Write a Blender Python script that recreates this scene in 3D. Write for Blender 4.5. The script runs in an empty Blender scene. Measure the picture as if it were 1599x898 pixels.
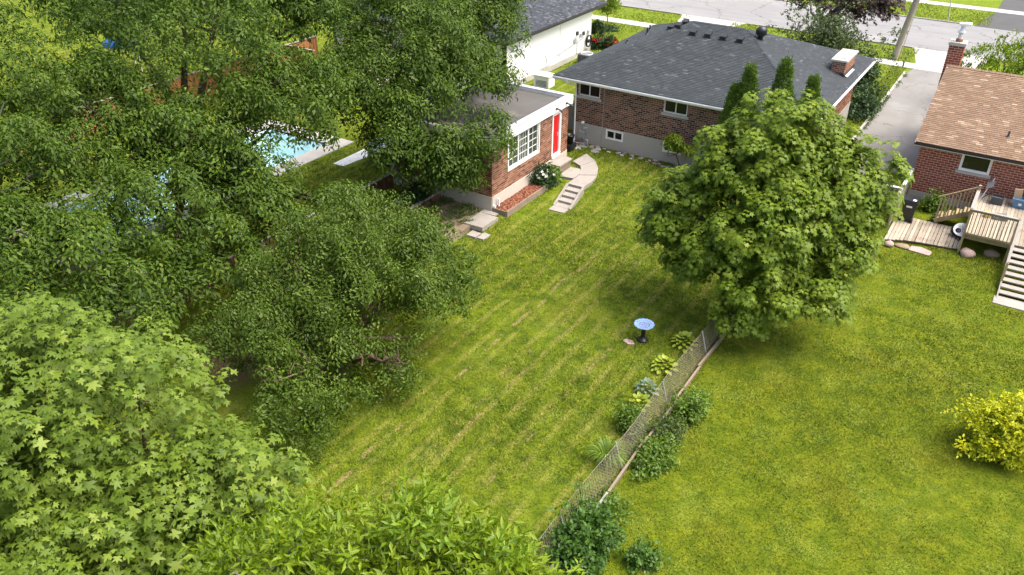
import bpy, math, random
import numpy as np
from mathutils import Vector, Matrix
random.seed(7)
RS = np.random.default_rng(11)
SC = bpy.context.scene
COL = SC.collection
R = math.radians

# ------------------------------------------------------------------ camera
PIT, ROL, YAW = R(31.27), R(.626), R(-32.09)
cy, sy = math.cos(YAW), math.sin(YAW)
fwd = Vector((sy*math.cos(PIT), cy*math.cos(PIT), -math.sin(PIT)))
rgt = Vector((cy, -sy, 0)); upv = rgt.cross(fwd)
r2 = rgt*math.cos(ROL)+upv*math.sin(ROL); u2 = -rgt*math.sin(ROL)+upv*math.cos(ROL)
camd = bpy.data.cameras.new('camera'); cam = bpy.data.objects.new('camera', camd); COL.objects.link(cam)
M = Matrix((r2, u2, -fwd)).transposed().to_4x4(); M.translation = (0, 0, 17.0)
cam.matrix_world = M
camd.sensor_width = 36; camd.lens = 1288.5/1599*36; camd.clip_end = 2000; camd.clip_start = .1
SC.camera = cam

# ------------------------------------------------------------------ light
SUN_EL, SUN_AZ = R(62), R(70)       # azimuth clockwise from +Y
world = bpy.data.worlds.new('World'); SC.world = world; world.use_nodes = True
wn = world.node_tree; bg = wn.nodes['Background']
sky = wn.nodes.new('ShaderNodeTexSky'); sky.sky_type = 'NISHITA'; sky.sun_disc = False
sky.sun_elevation = SUN_EL; sky.sun_rotation = SUN_AZ; sky.air_density = .8; sky.dust_density = 6.0; sky.ozone_density = .3
wn.links.new(sky.outputs[0], bg.inputs[0]); bg.inputs[1].default_value = .15
sd = bpy.data.lights.new('sun', 'SUN'); sd.energy = 1.15; sd.angle = R(45); sd.color = (1, .97, .91)
sun = bpy.data.objects.new('sun', sd); COL.objects.link(sun)
sdir = Vector((math.sin(SUN_AZ)*math.cos(SUN_EL), math.cos(SUN_AZ)*math.cos(SUN_EL), math.sin(SUN_EL)))
sun.rotation_euler = sdir.to_track_quat('Z', 'Y').to_euler(); sun.location = (0, 0, 60)
SC.view_settings.view_transform = 'Standard'; SC.view_settings.look = 'None'
SC.view_settings.exposure = 1.45; SC.view_settings.gamma = 1
SC.view_settings.use_curve_mapping = False

# ------------------------------------------------------------------ materials
MATS = {}
class NT:
    def __init__(s, name):
        s.m = bpy.data.materials.new(name); s.m.use_nodes = True; s.t = s.m.node_tree
        s.b = s.t.nodes['Principled BSDF']; s.out = s.t.nodes['Material Output']
    def n(s, typ, **kw):
        nd = s.t.nodes.new(typ)
        for k, v in kw.items():
            if k[0] == '_': setattr(nd, k[1:], v)
            else: nd.inputs[k.replace('__', ' ')].default_value = v
        return nd
    def l(s, a, b): s.t.links.new(a, b)
    def coord(s):
        return s.n('ShaderNodeNewGeometry').outputs['Position']
    def noise(s, scale, detail=3, rough=.6, vec=None, dist=0):
        nd = s.n('ShaderNodeTexNoise', Scale=scale, Detail=detail, Roughness=rough, Distortion=dist)
        s.l(vec if vec is not None else s.coord(), nd.inputs['Vector']); return nd.outputs[0]
    def ramp(s, fac, stops, interp='LINEAR'):
        nd = s.n('ShaderNodeValToRGB'); cr = nd.color_ramp; cr.interpolation = interp
        while len(cr.elements) > 1: cr.elements.remove(cr.elements[-1])
        for i, (p, c) in enumerate(stops):
            e = cr.elements[0] if i == 0 else cr.elements.new(p)
            e.position = p; e.color = (*c, 1) if len(c) == 3 else c
        s.l(fac, nd.inputs[0]); return nd.outputs[0]
    def mix(s, fac, a, b, mode='MIX'):
        nd = s.n('ShaderNodeMix'); nd.data_type = 'RGBA'; nd.blend_type = mode
        for v, i in ((fac, 0), (a, 6), (b, 7)):
            if isinstance(v, (int, float)): nd.inputs[i].default_value = v
            elif isinstance(v, tuple): nd.inputs[i].default_value = (*v, 1)
            else: s.l(v, nd.inputs[i])
        return nd.outputs[2]
    def math(s, op, a, b=0, c=None):
        nd = s.n('ShaderNodeMath'); nd.operation = op
        for i, v in enumerate((a, b, c)):
            if v is None: continue
            if isinstance(v, (int, float)): nd.inputs[i].default_value = v
            else: s.l(v, nd.inputs[i])
        return nd.outputs[0]
    def sep(s, vec):
        nd = s.n('ShaderNodeSeparateXYZ'); s.l(vec, nd.inputs[0]); return nd.outputs
    def scalev(s, v):
        nd = s.n('ShaderNodeVectorMath'); nd.operation = 'MULTIPLY'; s.l(s.coord(), nd.inputs[0]); nd.inputs[1].default_value = v
        return nd.outputs[0]
    def attr(s, name='rnd'):
        nd = s.n('ShaderNodeAttribute'); nd.attribute_name = name; return nd.outputs['Fac']
    def smooth(s, x, a, b):
        nd = s.n('ShaderNodeMapRange'); nd.interpolation_type = 'SMOOTHSTEP'
        s.l(x, nd.inputs[0]); nd.inputs[1].default_value = a; nd.inputs[2].default_value = b; return nd.outputs[0]
    def base(s, c, rough=.8, spec=.3, metal=0):
        if isinstance(c, tuple): s.b.inputs['Base Color'].default_value = (*c, 1)
        else: s.l(c, s.b.inputs['Base Color'])
        s.b.inputs['Roughness'].default_value = rough; s.b.inputs['Specular IOR Level'].default_value = spec
        s.b.inputs['Metallic'].default_value = metal
    def bump(s, h, strength=.4, dist=.01):
        nd = s.n('ShaderNodeBump', Strength=strength, Distance=dist); s.l(h, nd.inputs['Height'])
        s.l(nd.outputs[0], s.b.inputs['Normal'])

def plain(name, c, rough=.7, spec=.3, metal=0, var=.18, scale=3, bump=0, stain=None, fine=40, orand=0, streak=None, crack=0):
    """one colour, slightly uneven, with optional dirt stain colour"""
    t = NT(name)
    a = tuple(x*(1-var) for x in c); b = tuple(min(1, x*(1+var)) for x in c)
    col = t.mix(t.noise(scale, 4), a, b)
    col = t.mix(t.math('MULTIPLY', t.smooth(t.noise(fine, 2), .45, .75), .25), col, tuple(x*.7 for x in c))
    if stain: col = t.mix(t.smooth(t.noise(scale*.35, 5, .7), .52, .72), col, stain)
    if orand: col = t.mix(1.0, col, t.ramp(t.n('ShaderNodeObjectInfo').outputs['Random'], [(0, (1-orand,)*3), (1, (1+orand*.6,)*3)]), 'MULTIPLY')
    if streak: col = t.mix(t.math('MULTIPLY', t.smooth(t.noise(1, 5, .65, t.scalev(streak)), .42, .68), .45), col, tuple(x*.72 for x in c))
    if crack:
        wv = t.n('ShaderNodeVectorMath'); wv.operation = 'ADD'; nz = t.n('ShaderNodeTexNoise', Scale=1.6, Detail=4.0); t.l(t.coord(), nz.inputs['Vector'])
        sv_ = t.n('ShaderNodeVectorMath'); sv_.operation = 'SCALE'; sv_.inputs['Scale'].default_value = 1.1; t.l(nz.outputs['Color'], sv_.inputs[0]); t.l(t.coord(), wv.inputs[0]); t.l(sv_.outputs[0], wv.inputs[1])
        vo = t.n('ShaderNodeTexVoronoi', Scale=crack); vo.feature = 'DISTANCE_TO_EDGE'; t.l(wv.outputs[0], vo.inputs['Vector'])
        ck_ = t.math('MULTIPLY', t.math('SUBTRACT', 1, t.smooth(vo.outputs['Distance'], .004, .016)), t.smooth(t.noise(.35, 2), .42, .58))
        col = t.mix(t.math('MULTIPLY', ck_, .7), col, tuple(x*.35 for x in c))
    t.base(col, rough, spec, metal)
    if bump: t.bump(t.noise(fine, 3), bump, .006)
    MATS[name] = t.m

def pieces(name, stops, rough=.85, bump=.4, fine=60, dirt=None, interp='LINEAR'):
    """bricks, shingles, boards: colour by the piece's own random number"""
    t = NT(name)
    col = t.ramp(t.attr(), stops, interp)
    col = t.mix(t.math('MULTIPLY', t.noise(fine, 3), .35), col, t.mix(1.0, col, (.55, .55, .55), 'MULTIPLY'))
    if dirt: col = t.mix(t.math('MULTIPLY', t.smooth(t.noise(.6, 5, .7), .5, .75), dirt[1]), col, dirt[0])
    t.base(col, rough, .25); t.bump(t.noise(fine, 3), bump, .005)
    MATS[name] = t.m

def leafmat(name, dark, light, trans=.35, rough=.42, tip=None, single=False, spec=.35):
    t = NT(name)
    f = t.n('ShaderNodeObjectInfo').outputs['Random'] if single else t.attr()
    stops = [(0, dark), (.75, light)] + ([(1, tip)] if tip else [(1, tuple(min(1, x*1.15) for x in light))])
    col = t.ramp(f, stops)
    col = t.mix(t.noise(1.1, 2), t.mix(1.0, col, (.72, .78, .7), 'MULTIPLY'), t.mix(1.0, col, (1.2, 1.14, 1.05), 'MULTIPLY'))
    t.base(col, rough, spec)
    tr = t.n('ShaderNodeBsdfTranslucent'); t.l(t.mix(1.0, col, (1.25, 1.3, .55), 'MULTIPLY'), tr.inputs[0])
    mx = t.n('ShaderNodeMixShader'); mx.inputs[0].default_value = trans
    t.l(t.b.outputs[0], mx.inputs[1]); t.l(tr.outputs[0], mx.inputs[2]); t.l(mx.outputs[0], t.out.inputs[0])
    MATS[name] = t.m

def glass(name, tint):
    t = NT(name); t.base(tint, .05, .35)
    t.bump(t.noise(1.5, 2), .05, .02); MATS[name] = t.m

# lawn: shared by the ground sheet and the grass blades
def lawn(name, blades):
    t = NT(name)
    P = t.coord(); X, Y, Z = t.sep(P)
    big = t.noise(.35, 4, .6); mid = t.noise(1.7, 4, .65); fin = t.noise(14, 3, .7)
    left = t.mix(t.smooth(mid, .33, .67), (.078, .122, .007), (.160, .208, .012))
    left = t.mix(t.math('MULTIPLY', t.smooth(big, .5, .75), .6), left, (.200, .215, .024))
    right = t.mix(t.smooth(mid, .33, .68), (.088, .130, .006), (.158, .192, .010))
    right = t.mix(t.math('MULTIPLY', t.smooth(big, .48, .74), .4), right, (.190, .180, .016))
    rows = t.math('SINE', t.math('ADD', t.math('MULTIPLY', X, 8.2), t.math('MULTIPLY', t.noise(.3, 2), 3.0)))
    left = t.mix(t.math('MULTIPLY', t.smooth(rows, .35, 1.0), t.math('MULTIPLY', t.smooth(t.noise(.7, 4, .7), .35, .62), .6)), left, (.27, .265, .055))
    side = t.smooth(X, -7.0, -6.4)
    col = t.mix(side, left, right)
    far = t.smooth(Y, 49, 53)
    col = t.mix(far, col, t.mix(mid, (.12, .19, .012), (.22, .27, .025)))
    # dead straw along the old mower tracks, which run away from the viewer
    wob = t.math('ADD', X, t.math('MULTIPLY', t.noise(.25, 2), .9))
    strk = t.n('ShaderNodeTexNoise', Scale=1.0, Detail=2.0); strk.noise_dimensions = '2D'
    cmb = t.n('ShaderNodeCombineXYZ'); t.l(t.math('MULTIPLY', wob, 2.9), cmb.inputs[0]); t.l(t.math('MULTIPLY', Y, .035), cmb.inputs[1])
    t.l(cmb.outputs[0], strk.inputs['Vector'])
    s1 = t.smooth(strk.outputs[0], .60, .68)
    brk = t.smooth(t.noise(.9, 3, .7), .44, .60)
    inyard = t.math('MULTIPLY', t.smooth(X, -15.5, -14), t.math('SUBTRACT', 1, t.smooth(X, -9, -7.2)))
    s1 = t.math('MULTIPLY', t.math('MULTIPLY', s1, brk), t.math('MULTIPLY', inyard, t.math('MULTIPLY', t.smooth(fin, .35, .6), .32)))
    def track(x0, w, a):
        d = t.math('ABSOLUTE', t.math('SUBTRACT', wob, x0 + .45))
        return t.math('MULTIPLY', t.math('SUBTRACT', 1, t.smooth(d, w*.4, w)), t.math('MULTIPLY', t.smooth(t.noise(1.6, 4, .7, t.scalev((1, .6, 1))), .46, .58), a))
    tr = t.math('MAXIMUM', s1, t.math('MULTIPLY', t.math('MAXIMUM', track(-13.35, .11, .75), t.math('MAXIMUM', track(-9.75, .12, .5), track(-11.6, .11, .5))), t.math('SUBTRACT', 1, t.smooth(Y, 26, 32))))
    straw = t.mix(fin, (.22, .165, .055), (.40, .32, .15))
    col = t.mix(tr, col, straw)
    # clover: pale specks and patches
    clv = t.math('MULTIPLY', t.smooth(t.noise(.8, 3), .5, .64), t.smooth(t.noise(30, 2), .52, .62))
    col = t.mix(t.math('MULTIPLY', clv, .65), col, (.26, .32, .06))
    # bare soil under the big trees
    so = t.math('MULTIPLY', t.math('SUBTRACT', 1, t.smooth(X, -19.6, -18.4)), t.smooth(X, -22.6, -21.4))
    so = t.math('MULTIPLY', so, t.math('MULTIPLY', t.math('MULTIPLY', t.smooth(Y, 12.5, 14), t.math('SUBTRACT', 1, t.smooth(Y, 17.5, 19))), t.smooth(t.noise(.6, 4), .34, .5)))
    soil = t.mix(fin, (.07, .045, .025), (.17, .12, .07))
    col = t.mix(so, col, soil)
    if blades:
        f = t.attr(); col = t.mix(1.0, col, t.ramp(f, [(0, (.42, .46, .42)), (.45, (.95, .97, .9)), (.8, (1.15, 1.15, 1.0)), (1, (2.0, 1.85, 1.9))]), 'MULTIPLY')
        t.base(col, .6, .25)
        tl = t.n('ShaderNodeBsdfTranslucent'); t.l(col, tl.inputs[0]); mx = t.n('ShaderNodeMixShader'); mx.inputs[0].default_value = .3
        t.l(t.b.outputs[0], mx.inputs[1]); t.l(tl.outputs[0], mx.inputs[2]); t.l(mx.outputs[0], t.out.inputs[0])
    else:
        col = t.mix(t.smooth(fin, .3, .7), t.mix(1.0, col, (.55, .58, .5), 'MULTIPLY'), col)
        t.base(col, .95, .1); t.bump(t.noise(35, 4, .75), .9, .03)
    MATS[name] = t.m

lawn('lawn_ground', False); lawn('lawn_blades', True)
plain('white_paint', (.80, .80, .78), .5, .35, var=.05, stain=(.62, .61, .57))
plain('white_metal', (.80, .81, .82), .4, .4, var=.04)
plain('white_stucco', (.82, .82, .81), .8, .2, var=.04, bump=.2)
plain('concrete', (.30, .285, .255), .9, .2, var=.22, scale=1.3, bump=.3, stain=(.21, .195, .165))
plain('concrete_pale', (.42, .405, .37), .9, .2, var=.15, scale=.9, bump=.3, stain=(.33, .315, .275))
plain('slab_stone', (.29, .27, .24), .9, .2, var=.2, scale=1.6, bump=.4, stain=(.24, .215, .18))
plain('parging', (.37, .355, .32), .9, .15, var=.12, scale=.8, bump=.3, stain=(.30, .285, .25))
plain('parging_warm', (.50, .46, .39), .9, .15, var=.12, scale=.8, bump=.3)
plain('asphalt', (.225, .225, .222), .9, .2, var=.12, scale=.4, bump=.3, stain=(.28, .277, .27), fine=25, streak=(.06, 1.1, 1), crack=.22)
plain('asphalt_drive', (.215, .21, .198), .92, .2, var=.16, scale=.5, bump=.3, stain=(.27, .26, .245), fine=22, streak=(.7, .25, 1), crack=.4)
plain('asphalt_dark', (.085, .085, .085), .92, .2, var=.2, scale=.5, bump=.3)
plain('mortar', (.50, .44, .37), .95, .1, var=.15)
plain('mortar_pale', (.72, .60, .50), .95, .1, var=.12)
plain('black_plastic', (.012, .012, .013), .38, .45, var=.2)
plain('black_metal', (.02, .02, .022), .4, .5, var=.2)
plain('dark_trim', (.03, .026, .024), .5, .4)
plain('grey_trim', (.06, .065, .07), .6, .3)
plain('blue_plastic', (.09, .20, .34), .45, .4, var=.12)
plain('blue_tarp', (.02, .14, .42), .5, .3)
plain('red_paint', (.55, .012, .014), .45, .4, var=.06)
plain('galvanised', (.42, .43, .43), .45, .4, .5, var=.2)
plain('rusty_wire', (.30, .25, .20), .7, .3, .2, var=.3)
plain('pale_metal', (.62, .64, .66), .35, .5, .4, var=.1)
plain('wood_deck', (.36, .31, .24), .85, .2, var=.25, scale=4, bump=.3, stain=(.27, .21, .15), orand=.3)
plain('wood_rail', (.34, .27, .155), .85, .2, var=.25, scale=4, bump=.3, stain=(.24, .19, .10), orand=.2)
plain('wood_grey', (.29, .27, .24), .9, .2, var=.25, scale=4, bump=.3)
plain('wood_orange', (.40, .18, .07), .7, .25, var=.2, scale=3, orand=.25)
plain('wood_brown', (.15, .09, .052), .8, .2, var=.3, scale=3, orand=.3)
plain('wood_edge', (.24, .19, .14), .9, .15, var=.3, scale=3, bump=.4)
plain('pole_wood', (.36, .32, .26), .9, .15, var=.25, scale=5, bump=.5, stain=(.26, .27, .16))
plain('bark_dark', (.055, .042, .032), .95, .1, var=.35, scale=4, bump=.8, fine=18)
plain('bark_grey', (.26, .235, .20), .95, .1, var=.35, scale=4, bump=.8, fine=18)
plain('bark_brown', (.12, .085, .06), .95, .1, var=.35, scale=4, bump=.8, fine=18)
plain('soil', (.10, .07, .045), .97, .1, var=.4, scale=5, bump=.9, fine=25)
plain('soil_pale', (.20, .155, .105), .97, .1, var=.35, scale=2, bump=.9, fine=20)
plain('stone_pink', (.42, .30, .26), .9, .2, var=.25, bump=.5)
plain('stone_brown', (.26, .20, .14), .9, .2, var=.25, bump=.5)
plain('roof_membrane', (.10, .097, .092), .95, .15, var=.3, scale=.7, bump=.4, stain=(.27, .25, .215))
plain('pool_water_floor', (.74, .84, .86), .5, .3, var=.06)
plain('dark_inside', (.012, .012, .012), .9, .1)
plain('yellow_plastic', (.75, .50, .03), .5, .4)
plain('tan_paper', (.48, .34, .20), .85, .2)
plain('grey_cloth', (.16, .16, .17), .9, .1)
plain('white_petal', (.80, .80, .72), .6, .3, var=.06)
plain('red_petal', (.42, .03, .02), .6, .3, var=.3, scale=20)
glass('pane_dark', (.010, .011, .012)); glass('pane_green', (.025, .033, .012)); glass('pane_light', (.05, .065, .05))
pieces('brick_brown', [(0, (.040, .026, .020)), (.25, (.10, .050, .032)), (.6, (.18, .085, .052)), (1, (.25, .13, .08))])
pieces('brick_orange', [(0, (.09, .040, .025)), (.25, (.20, .085, .048)), (.7, (.29, .125, .07)), (1, (.34, .18, .11))])
pieces('brick_red', [(0, (.20, .048, .026)), (.5, (.27, .070, .038)), (1, (.32, .10, .055))])
pieces('shingle_slate', [(0, (.036, .043, .047)), (.8, (.046, .055, .060)), (.95, (.056, .066, .072)), (1, (.095, .112, .120))], dirt=((.070, .078, .080), .45))
pieces('shingle_dark', [(0, (.035, .04, .048)), (.7, (.06, .068, .08)), (1, (.11, .12, .135))])
pieces('shingle_brown', [(0, (.185, .120, .076)), (.7, (.225, .150, .098)), (.9, (.26, .18, .12)), (1, (.36, .27, .19))], dirt=((.16, .115, .08), .5))
pieces('mulch_red', [(0, (.11, .035, .02)), (.6, (.23, .080, .045)), (1, (.36, .17, .10))])
leafmat('leaf_big', (.026, .056, .007), (.080, .142, .012), .26, .50, (.195, .235, .024), spec=.2)
leafmat('leaf_mid', (.034, .066, .008), (.092, .152, .016), .25, .45, (.175, .215, .036), spec=.2)
leafmat('leaf_maple', (.072, .128, .010), (.168, .240, .020), .30, .46, (.23, .28, .034), spec=.2)
leafmat('leaf_near', (.060, .108, .010), (.142, .210, .024), .26, .46, (.21, .27, .055), spec=.2)
leafmat('leaf_near_single', (.072, .126, .012), (.152, .220, .028), .26, .46, (.21, .27, .055), single=True, spec=.2)
leafmat('leaf_lime', (.100, .165, .005), (.210, .305, .010), .38, .45, (.24, .33, .03))
leafmat('leaf_lime_single', (.09, .17, .01), (.17, .28, .016), .38, .45, (.25, .34, .03), single=True)
leafmat('leaf_cedar', (.050, .105, .010), (.115, .200, .020), .2, .6)
leafmat('leaf_purple', (.018, .012, .012), (.050, .030, .026), .3, .5)
leafmat('leaf_lilac', (.026, .052, .014), (.085, .125, .040), .3, .45)
leafmat('leaf_shrub', (.055, .115, .010), (.135, .225, .024), .32, .45)
leafmat('leaf_ivy', (.026, .075, .010), (.080, .165, .022), .3, .4)
leafmat('leaf_gold', (.24, .30, .006), (.54, .56, .012), .3, .5, (.74, .60, .02))
leafmat('leaf_hosta', (.20, .27, .02), (.33, .40, .045), .3, .4, single=True)
leafmat('leaf_hosta_blue', (.12, .19, .13), (.20, .27, .19), .3, .4, single=True)
leafmat('leaf_lily', (.09, .17, .02), (.19, .29, .04), .35, .4)
leafmat('leaf_dark', (.012, .035, .010), (.035, .080, .018), .25, .4)
leafmat('leaf_weed', (.05, .085, .02), (.12, .17, .045), .3, .5)

def birdbath_mat():
    t = NT('mosaic_glaze')
    X, Y, Z = t.sep(t.n('ShaderNodeTexCoord').outputs['Object'])
    r = t.math('SQRT', t.math('ADD', t.math('MULTIPLY', X, X), t.math('MULTIPLY', Y, Y)))
    a = t.math('ARCTAN2', Y, X)
    pet = t.math('MULTIPLY', t.math('SINE', t.math('MULTIPLY', a, 14)), .018)
    rr = t.math('ADD', r, pet)
    rings = t.ramp(t.math('MULTIPLY', rr, 2.7), [(0, (.02, .05, .24)), (.12, (.24, .34, .56)), (.25, (.01, .02, .16)), (.36, (.26, .36, .56)), (.50, (.01, .02, .13)), (.62, (.32, .44, .60)), (.74, (.03, .16, .42)), (.86, (.34, .50, .64)), (.95, (.02, .12, .34))])
    v = t.n('ShaderNodeTexVoronoi', Scale=38.0); t.l(t.n('ShaderNodeTexCoord').outputs['Object'], v.inputs['Vector'])
    col = t.mix(t.smooth(v.outputs['Distance'], .45, .65), rings, (.26, .36, .52))
    t.base(col, .22, .5); MATS['mosaic_glaze'] = t.m
birdbath_mat()

def water_mat():
    t = NT('pool_water'); tr = t.n('ShaderNodeBsdfTransparent', Color=(.80, .95, .98, 1)); gl = t.n('ShaderNodeBsdfGlossy', Roughness=.06)
    fr = t.n('ShaderNodeFresnel', IOR=1.33); mx = t.n('ShaderNodeMixShader')
    t.bump(t.noise(2.5, 3), .25, .03); bn = t.b.inputs['Normal'].links[0].from_socket; t.l(bn, gl.inputs['Normal']); t.l(bn, fr.inputs['Normal'])
    t.l(fr.outputs[0], mx.inputs[0]); t.l(tr.outputs[0], mx.inputs[1]); t.l(gl.outputs[0], mx.inputs[2]); t.l(mx.outputs[0], t.out.inputs[0])
    MATS['pool_water'] = t.m
water_mat()

# ------------------------------------------------------------------ building blocks
def wloc(o):
    v = Vector((0, 0, 0))
    while o: v += o.location; o = o.parent
    return v

def empty(name, loc, label, cat, group=None):
    o = bpy.data.objects.new(name, None); COL.objects.link(o); o.location = loc; o.empty_display_size = .2
    o['label'] = label; o['category'] = cat
    if group: o['group'] = group
    return o

def tag(o, label, cat, group=None):
    o['label'] = label; o['category'] = cat
    if group: o['group'] = group
    return o

def link(name, me, parent=None, loc=(0, 0, 0), rz=0, scale=None, mat=None):
    o = bpy.data.objects.new(name, me); COL.objects.link(o)
    o.parent = parent; o.location = loc
    if rz: o.rotation_euler = (0, 0, rz)
    if scale: o.scale = scale
    return o

def mesh_np(name, V, F, mat, rnd=None, smooth=False):
    """V (n,3), F (m,k) arrays"""
    me = bpy.data.meshes.new(name); V = np.ascontiguousarray(V, np.float32); F = np.ascontiguousarray(F, np.int32)
    m, k = F.shape
    me.vertices.add(len(V)); me.vertices.foreach_set('co', V.ravel())
    me.loops.add(m*k); me.loops.foreach_set('vertex_index', F.ravel())
    me.polygons.add(m); me.polygons.foreach_set('loop_start', np.arange(0, m*k, k, dtype=np.int32))
    me.polygons.foreach_set('loop_total', np.full(m, k, np.int32))
    if smooth: me.polygons.foreach_set('use_smooth', np.ones(m, bool))
    if rnd is not None:
        at = me.attributes.new('rnd', 'FLOAT', 'FACE'); at.data.foreach_set('value', np.ascontiguousarray(rnd, np.float32))
    me.update(calc_edges=True); me.materials.append(MATS[mat]); return me

class MB:
    """collects pieces in world coordinates; build() links them as one mesh object"""
    def __init__(s): s.v = []; s.f = []; s.r = []; s.sm = []
    def poly(s, pts, faces, rnd=None, smooth=False):
        b = len(s.v); s.v += [tuple(p) for p in pts]; rnd = random.random() if rnd is None else rnd
        for f in faces: s.f.append([b+i for i in f]); s.r.append(rnd); s.sm.append(smooth)
        return s
    def quad(s, a, b, c, d, rnd=None): return s.poly((a, b, c, d), ((0, 1, 2, 3),), rnd)
    def box(s, x0, x1, y0, y1, z0, z1, rnd=None, bevel=0):
        p = [(x, y, z) for z in (z0, z1) for y in (y0, y1) for x in (x0, x1)]
        return s.poly(p, ((0, 2, 3, 1), (4, 5, 7, 6), (0, 1, 5, 4), (2, 6, 7, 3), (0, 4, 6, 2), (1, 3, 7, 5)), rnd)
    def obox(s, c, ax, ay, az, rnd=None):
        """box from centre and three half-axis vectors"""
        c, ax, ay, az = map(Vector, (c, ax, ay, az))
        p = [c + ax*i + ay*j + az*k for k in (-1, 1) for j in (-1, 1) for i in (-1, 1)]
        return s.poly(p, ((0, 2, 3, 1), (4, 5, 7, 6), (0, 1, 5, 4), (2, 6, 7, 3), (0, 4, 6, 2), (1, 3, 7, 5)), rnd)
    def beam(s, a, b, w, h, up=(0, 0, 1), rnd=None):
        a, b, up = Vector(a), Vector(b), Vector(up); d = (b-a); x = d.cross(up)
        if x.length < 1e-5: x = d.cross(Vector((1, 0, 0)))
        x.normalize(); z = x.cross(d).normalized()
        return s.obox((a+b)/2, d/2, x*(w/2), z*(h/2), rnd)
    def prism(s, pts, z0, z1, rnd=None):
        n = len(pts); v = [(x, y, z0) for x, y in pts] + [(x, y, z1) for x, y in pts]
        return s.poly(v, [tuple(range(n))[::-1], tuple(range(n, 2*n))] + [(i, (i+1) % n, n+(i+1) % n, n+i) for i in range(n)], rnd)
    def tube(s, pts, rad, n=8, rnd=None, cap=True):
        pts = [Vector(p) for p in pts]; rad = rad if isinstance(rad, (list, tuple)) else [rad]*len(pts)
        v = []; m = len(pts)
        for i, p in enumerate(pts):
            t = (pts[min(i+1, m-1)]-pts[max(i-1, 0)])
            t = t.normalized() if t.length > 1e-6 else Vector((0, 0, 1))
            a = t.cross(Vector((0, 0, 1)) if abs(t.z) < .9 else Vector((1, 0, 0))).normalized(); b = t.cross(a)
            v += [p + (a*math.cos(2*math.pi*k/n) + b*math.sin(2*math.pi*k/n))*rad[i] for k in range(n)]
        f = [(i*n+k, i*n+(k+1) % n, (i+1)*n+(k+1) % n, (i+1)*n+k) for i in range(m-1) for k in range(n)]
        s.poly(v, f, rnd, True)
        if cap: s.poly(v[:n], (tuple(range(n)),), rnd); s.poly(v[-n:], (tuple(range(n))[::-1],), rnd)
        return s
    def lathe(s, prof, c=(0, 0, 0), n=24, rnd=None):
        v = [(c[0]+r*math.cos(2*math.pi*k/n), c[1]+r*math.sin(2*math.pi*k/n), c[2]+z) for r, z in prof for k in range(n)]
        f = [(i*n+k, i*n+(k+1) % n, (i+1)*n+(k+1) % n, (i+1)*n+k) for i in range(len(prof)-1) for k in range(n)]
        return s.poly(v, f, rnd, True)
    def build(s, name, mat, parent=None, rel=True, label=None, kind=None):
        off = wloc(parent) if (parent and rel) else Vector((0, 0, 0))
        me = bpy.data.meshes.new(name)
        me.from_pydata([(x-off.x, y-off.y, z-off.z) for x, y, z in s.v], [], s.f)
        at = me.attributes.new('rnd', 'FLOAT', 'FACE'); at.data.foreach_set('value', np.array(s.r, np.float32))
        me.polygons.foreach_set('use_smooth', np.array(s.sm, bool))
        me.update(); me.materials.append(MATS[mat])
        o = link(name, me, parent)
        if label: o['label'] = label
        if kind: o['kind'] = kind
        return o

def struct(name, mb, mat):
    o = mb.build(name, mat); o['kind'] = 'structure'; return o

def sm(x, a, b):
    t = np.clip((np.asarray(x, float)-a)/(b-a), 0, 1); return t*t*(3-2*t)

def zt(x, y):
    """height of the ground"""
    x = np.asarray(x, float); y = np.asarray(y, float)
    a = .40*sm(y, 31.2, 34.0)*(1-sm(x, -12, -8))*sm(x, -30, -26)*(1-sm(y, 55, 63))
    b = .26*(1-sm(x, -18.6, -17.2))*sm(y, 25.6, 28.6)*sm(x, -30, -26)*(1-sm(y, 42, 50))
    return np.maximum(a, b) + .035*np.sin(x*.55+1)*np.sin(y*.4) * (1-sm(y, 50, 56))
def ZT(x, y): return float(zt(x, y))

# ------------------------------------------------------------------ the setting
POOL = (-36.2, -31.6, 17.5, 31.0)
def axis(lo, hi, step, extra, far):
    a = set(np.round(np.arange(lo, hi+1e-6, step), 3)) | set(extra) | set(far); return np.array(sorted(a))
gx = axis(-60, 20, .5, POOL[:2], (-900, -400, -200, -120, -80, 40, 80, 160, 400, 900))
gy = axis(0, 70, .5, POOL[2:], (-900, -400, -150, -60, -20, -8, 76, 84, 92, 110, 150, 250, 500, 1200))
GX, GY = np.meshgrid(gx, gy)
GV = np.stack([GX, GY, zt(GX, GY)], -1).reshape(-1, 3)
nx, ny = len(gx), len(gy)
ii, jj = np.meshgrid(np.arange(nx-1), np.arange(ny-1)); q = (jj*nx+ii).ravel()
cxm = (gx[ii]+gx[ii+1]).ravel()/2; cym = (gy[jj]+gy[jj+1]).ravel()/2
keep = ~((cxm > POOL[0]) & (cxm < POOL[1]) & (cym > POOL[2]) & (cym < POOL[3]))
q = q[keep]
g = link('ground', mesh_np('ground', GV, np.stack([q, q+1, q+1+nx, q+nx], 1), 'lawn_ground', smooth=True)); g['kind'] = 'structure'

def sheet(name, x0, x1, y0, y1, z, mat, edge=.0, pts=None):
    mb = MB(); mb.prism(pts or [(x0, y0), (x1, y0), (x1, y1), (x0, y1)], z-.12-edge, z); return struct(name, mb, mat)
sheet('road', -300, 300, 70.9, 81.3, .012, 'asphalt')
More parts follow.
